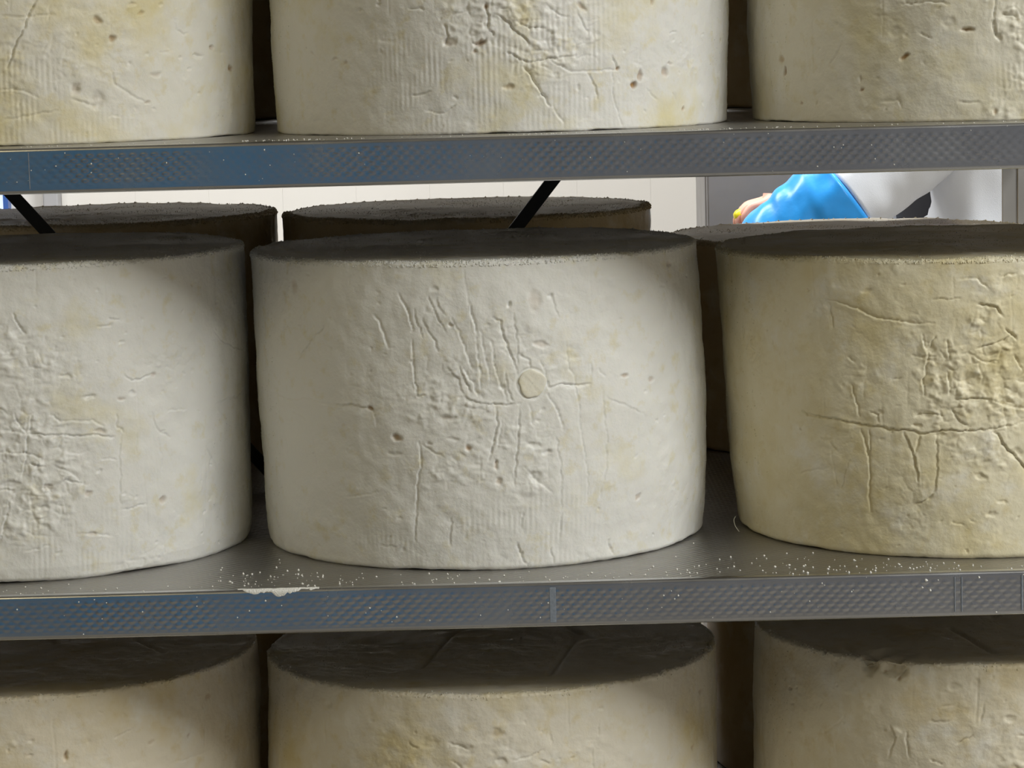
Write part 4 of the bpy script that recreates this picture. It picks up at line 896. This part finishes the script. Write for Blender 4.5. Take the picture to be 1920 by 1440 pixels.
# body: one continuous skin-modifier surface
verts, edges, rad = [], [], []
def V_(p, r, par=None):
    verts.append(p); rad.append(r if hasattr(r, '__len__') else (r, r))
    i = len(verts) - 1
    if par is not None: edges.append((par, i))
    return i
pel = V_((0.89, BY, 0.90), (0.12, 0.14))
bel = V_((0.875, BY, 1.05), (0.105, 0.125), pel)
che = V_((0.855, BY, 1.22), (0.11, 0.145), bel)
nk0 = V_((0.825, BY, 1.365), (0.06, 0.07), che)
nk1 = V_((0.80, BY, 1.43), 0.05, nk0)
hd0 = V_((0.775, BY, 1.50), (0.075, 0.068), nk1)
hd1 = V_((0.765, BY, 1.58), (0.088, 0.074), hd0)
hd2 = V_((0.775, BY, 1.645), (0.055, 0.05), hd1)
def arm(sh, el, wr, dirv, sgn):
    s0 = V_(tuple((np.array(verts[nk0]) * .45 + np.array(sh) * .55) - np.array((0, 0, .015))), 0.062, nk0)
    s1 = V_(sh, 0.052, s0); m1 = V_(tuple((np.array(sh) + el) / 2), 0.046, s1)
    e = V_(el, 0.040, m1); m2 = V_(tuple(np.array(el) * .6 + np.array(wr) * .4), 0.038, e); w = V_(wr, 0.026, m2)
    d = np.array(dirv, dtype=float); d /= np.linalg.norm(d)
    lat = np.array((0.0, 1.0, 0.0)) * sgn
    nor = np.cross(d, lat)
    palm = np.array(wr) + d * 0.055
    pi = V_(tuple(palm), (0.022, 0.036), w)
    for f, ln in ((-0.030, .060), (-0.010, .070), (0.010, .066), (0.029, .052)):
        b0 = palm + d * 0.035 + lat * f
        b1 = b0 + d * ln * .45 - nor * ln * .12
        b2 = b1 + d * ln * .22 - nor * ln * .38
        b3 = b2 - d * ln * .12 - nor * ln * .34
        i0 = V_(tuple(b0), 0.0095, pi); i1 = V_(tuple(b1), 0.009, i0); i2 = V_(tuple(b2), 0.0085, i1); V_(tuple(b3), 0.007, i2)
    t0 = palm - d * 0.015 - lat * 0.034 - nor * .008; t1 = t0 + d * .03 - lat * .012 - nor * .018; t2 = t1 + d * .028 + lat * .008 - nor * .014
    i0 = V_(tuple(t0), 0.012, pi); i1 = V_(tuple(t1), 0.0105, i0); V_(tuple(t2), 0.008, i1)
SHN, ELN, WRN = (0.815, 4.615, 1.315), (0.600, 4.58, 1.146), (0.385, 4.60, 0.985)
SHF, ELF, WRF = (0.80, 4.945, 1.315), (0.68, 4.985, 1.09), (0.548, 4.89, 1.100)
arm(SHN, ELN, WRN, (-.75, .05, -.55), 1)
arm(SHF, ELF, WRF, (-.93, -.3, .08), -1)
for sgn in (-1, 1):
    hp = V_((0.89, BY + sgn * .09, 0.84), 0.085, pel); kn = V_((0.875, BY + sgn * .095, 0.48), 0.055, hp)
    cf = V_((0.89, BY + sgn * .095, 0.32), 0.055, kn); an = V_((0.895, BY + sgn * .095, 0.09), 0.036, cf)
    V_((0.79, BY + sgn * .10, 0.045), (0.035, 0.04), an)
me = bpy.data.meshes.new('body'); me.from_pydata(verts, edges, []); me.update()
bo = link('body', me, M['skin'])
pchild(bo)
md = bo.modifiers.new('skin', 'SKIN'); md.use_smooth_shade = True
for i, r in enumerate(rad):
    me.skin_vertices[0].data[i].radius = r
me.skin_vertices[0].data[0].use_root = True
bo.modifiers.new('sub', 'SUBSURF').levels = 1
bo.modifiers['sub'].render_levels = 1

# face
for sy in (-1, 1):
    bm = bmesh.new(); bmesh.ops.create_uvsphere(bm, u_segments=10, v_segments=8, radius=0.012)
    bmesh.ops.translate(bm, verts=bm.verts, vec=(0.690, BY + sy * .030, 1.555)); pchild(bm_obj('eye', bm, M['lamp_body'], None, 0, True))
    pchild(tube('ear', spline([(0.785, BY + sy * .072, 1.575), (0.79, BY + sy * .084, 1.56), (0.785, BY + sy * .080, 1.535), (0.78, BY + sy * .070, 1.515)], 8), [.006, .010, .013, .013, .012, .010, .008, .005], M['skin'], None, 10))
pchild(tube('nose', spline([(0.690, BY, 1.575), (0.672, BY, 1.545), (0.664, BY, 1.53), (0.685, BY, 1.520)], 8), [.007, .009, .011, .013, .015, .015, .012, .006], M['skin'], None, 10))
pchild(tube('mouth', spline([(0.705, BY - .025, 1.490), (0.697, BY, 1.488), (0.705, BY + .025, 1.490)], 7), [.002, .005, .006, .006, .006, .005, .002], M['skin'], None, 8))
pchild(tube('cap', [(0.79, BY, z) for z in (1.575, 1.60, 1.63, 1.655, 1.675, 1.685)], [(.10, .09), (.107, .096), (.10, .09), (.08, .072), (.05, .045), (.015, .012)], M['blue_film'], None, 32, (.006, (60, 60, 40)), 4))
pchild(tube('hair', [(0.835, BY, z) for z in (1.50, 1.53, 1.56, 1.585)], [(.035, .055), (.050, .066), (.055, .070), (.045, .06)], M['hair'], None, 24, (.003, (90, 90, 30)), 6))
# clothes
pchild(tube('shirt', spline([(0.865, BY, 0.86), (0.845, BY, 1.0), (0.835, BY, 1.14), (0.850, BY, 1.28), (0.825, BY, 1.375)], 20), [(.140, .150)] * 12 + [(.140 - .009 * i, .155 - .007 * i) for i in range(8)], M['shirt'], None, 40, (.006, (9, 9, 12)), 7))
coat_c = spline([(0.915, BY, 0.60), (0.885, BY, 0.85), (0.862, BY, 1.0), (0.852, BY, 1.12), (0.850, BY, 1.25), (0.860, BY, 1.345), (0.835, BY, 1.40)], 60)
ra = np.interp(coat_c[:, 2], [0.6, .85, 1.1, 1.25, 1.34, 1.40], [.175, .160, .150, .145, .115, .065])
rb2 = np.interp(coat_c[:, 2], [0.6, .85, 1.1, 1.25, 1.34, 1.40], [.215, .205, .195, .195, .165, .075])
pchild(tube('coat', coat_c, list(zip(ra, rb2)), M['coat'], None, 90, (.020, (9, 5, 4.5)), 13))
def sleeve(name, sh, el, r0_, r1_, mat, wr, seed, n=40, t0=0.0, t1=1.0, mid=None):
    p = spline([sh, mid if mid else tuple((np.array(sh) + el) / 2), el], 60)
    p = p[int(t0 * 59):int(t1 * 59) + 1]
    r = [r0_ + (r1_ - r0_) * i / (len(p) - 1) for i in range(len(p))]
    return pchild(tube(name, p, r, mat, None, 48, wr, seed))
sleeve('coat_sleeve', (0.85, 4.645, 1.335), (0.575, 4.58, 1.128), 0.088, 0.079, M['coat'], (.006, (13, 13, 13)), 21)
sleeve('coat_sleeve', (0.82, 4.92, 1.335), ELF, 0.085, 0.072, M['coat'], (.006, (13, 13, 13)), 22)
bl = spline([(0.584, 4.58, 1.134), (0.53, 4.58, 1.094), (0.46, 4.59, 1.040), (0.395, 4.60, 0.992)], 70)
rl = np.interp(np.linspace(0, 1, 70), [0, .03, .1, .35, .7, .92, 1], [.080, .086, .085, .083, .074, .058, .036])
pchild(tube('plastic_sleeve', bl, list(rl), M['blue_film'], None, 64, (.0055, (24, 14, 14)), 31))
fl = spline([ELF, (0.64, 4.955, 1.09), WRF], 40)
pchild(tube('plastic_sleeve', fl, list(np.linspace(.072, .040, 40)), M['blue_film'], None, 48, (.005, (30, 20, 10)), 33))
for sgn in (-1, 1):
    pchild(tube('trouser_leg', spline([(0.90, BY + sgn * .085, 0.95), (0.895, BY + sgn * .095, 0.70), (0.885, BY + sgn * .098, 0.48), (0.895, BY + sgn * .098, 0.12)], 24), list(np.linspace(.105, .075, 24)), M['trousers'], None, 32, (.005, (10, 10, 10)), 41))
    pchild(tube('boot', spline([(0.935, BY + sgn * .098, 0.035), (0.88, BY + sgn * .098, 0.050), (0.80, BY + sgn * .10, 0.042), (0.745, BY + sgn * .10, 0.033)], 14), [(.030, .034), (.045, .042), (.048, .045), (.048, .045), (.046, .045), (.044, .046), (.042, .047), (.040, .047), (.039, .047), (.038, .046), (.036, .044), (.034, .040), (.030, .034), (.018, .022)], M['boot'], None, 24))
# yellow-handled knife held in the far hand
kn = empty('knife', (0.440, 4.848, 1.092))
tag(kn, 'yellow-handled knife held in the worker far hand', 'knife')
o = tube('handle', spline([(0.05, 0.01, 0.012), (0.0, 0, 0.0), (-0.028, -0.005, -0.008)], 12), [.008, .011, .012, .012, .011, .011, .011, .012, .012, .012, .011, .007], M['yellow'], kn, 14)
bm = bmesh.new(); box_bm(bm, 0.05, 0.17, 0.009, 0.011, 0.002, 0.028)
bm_obj('blade', bm, M['steel_post'], kn)
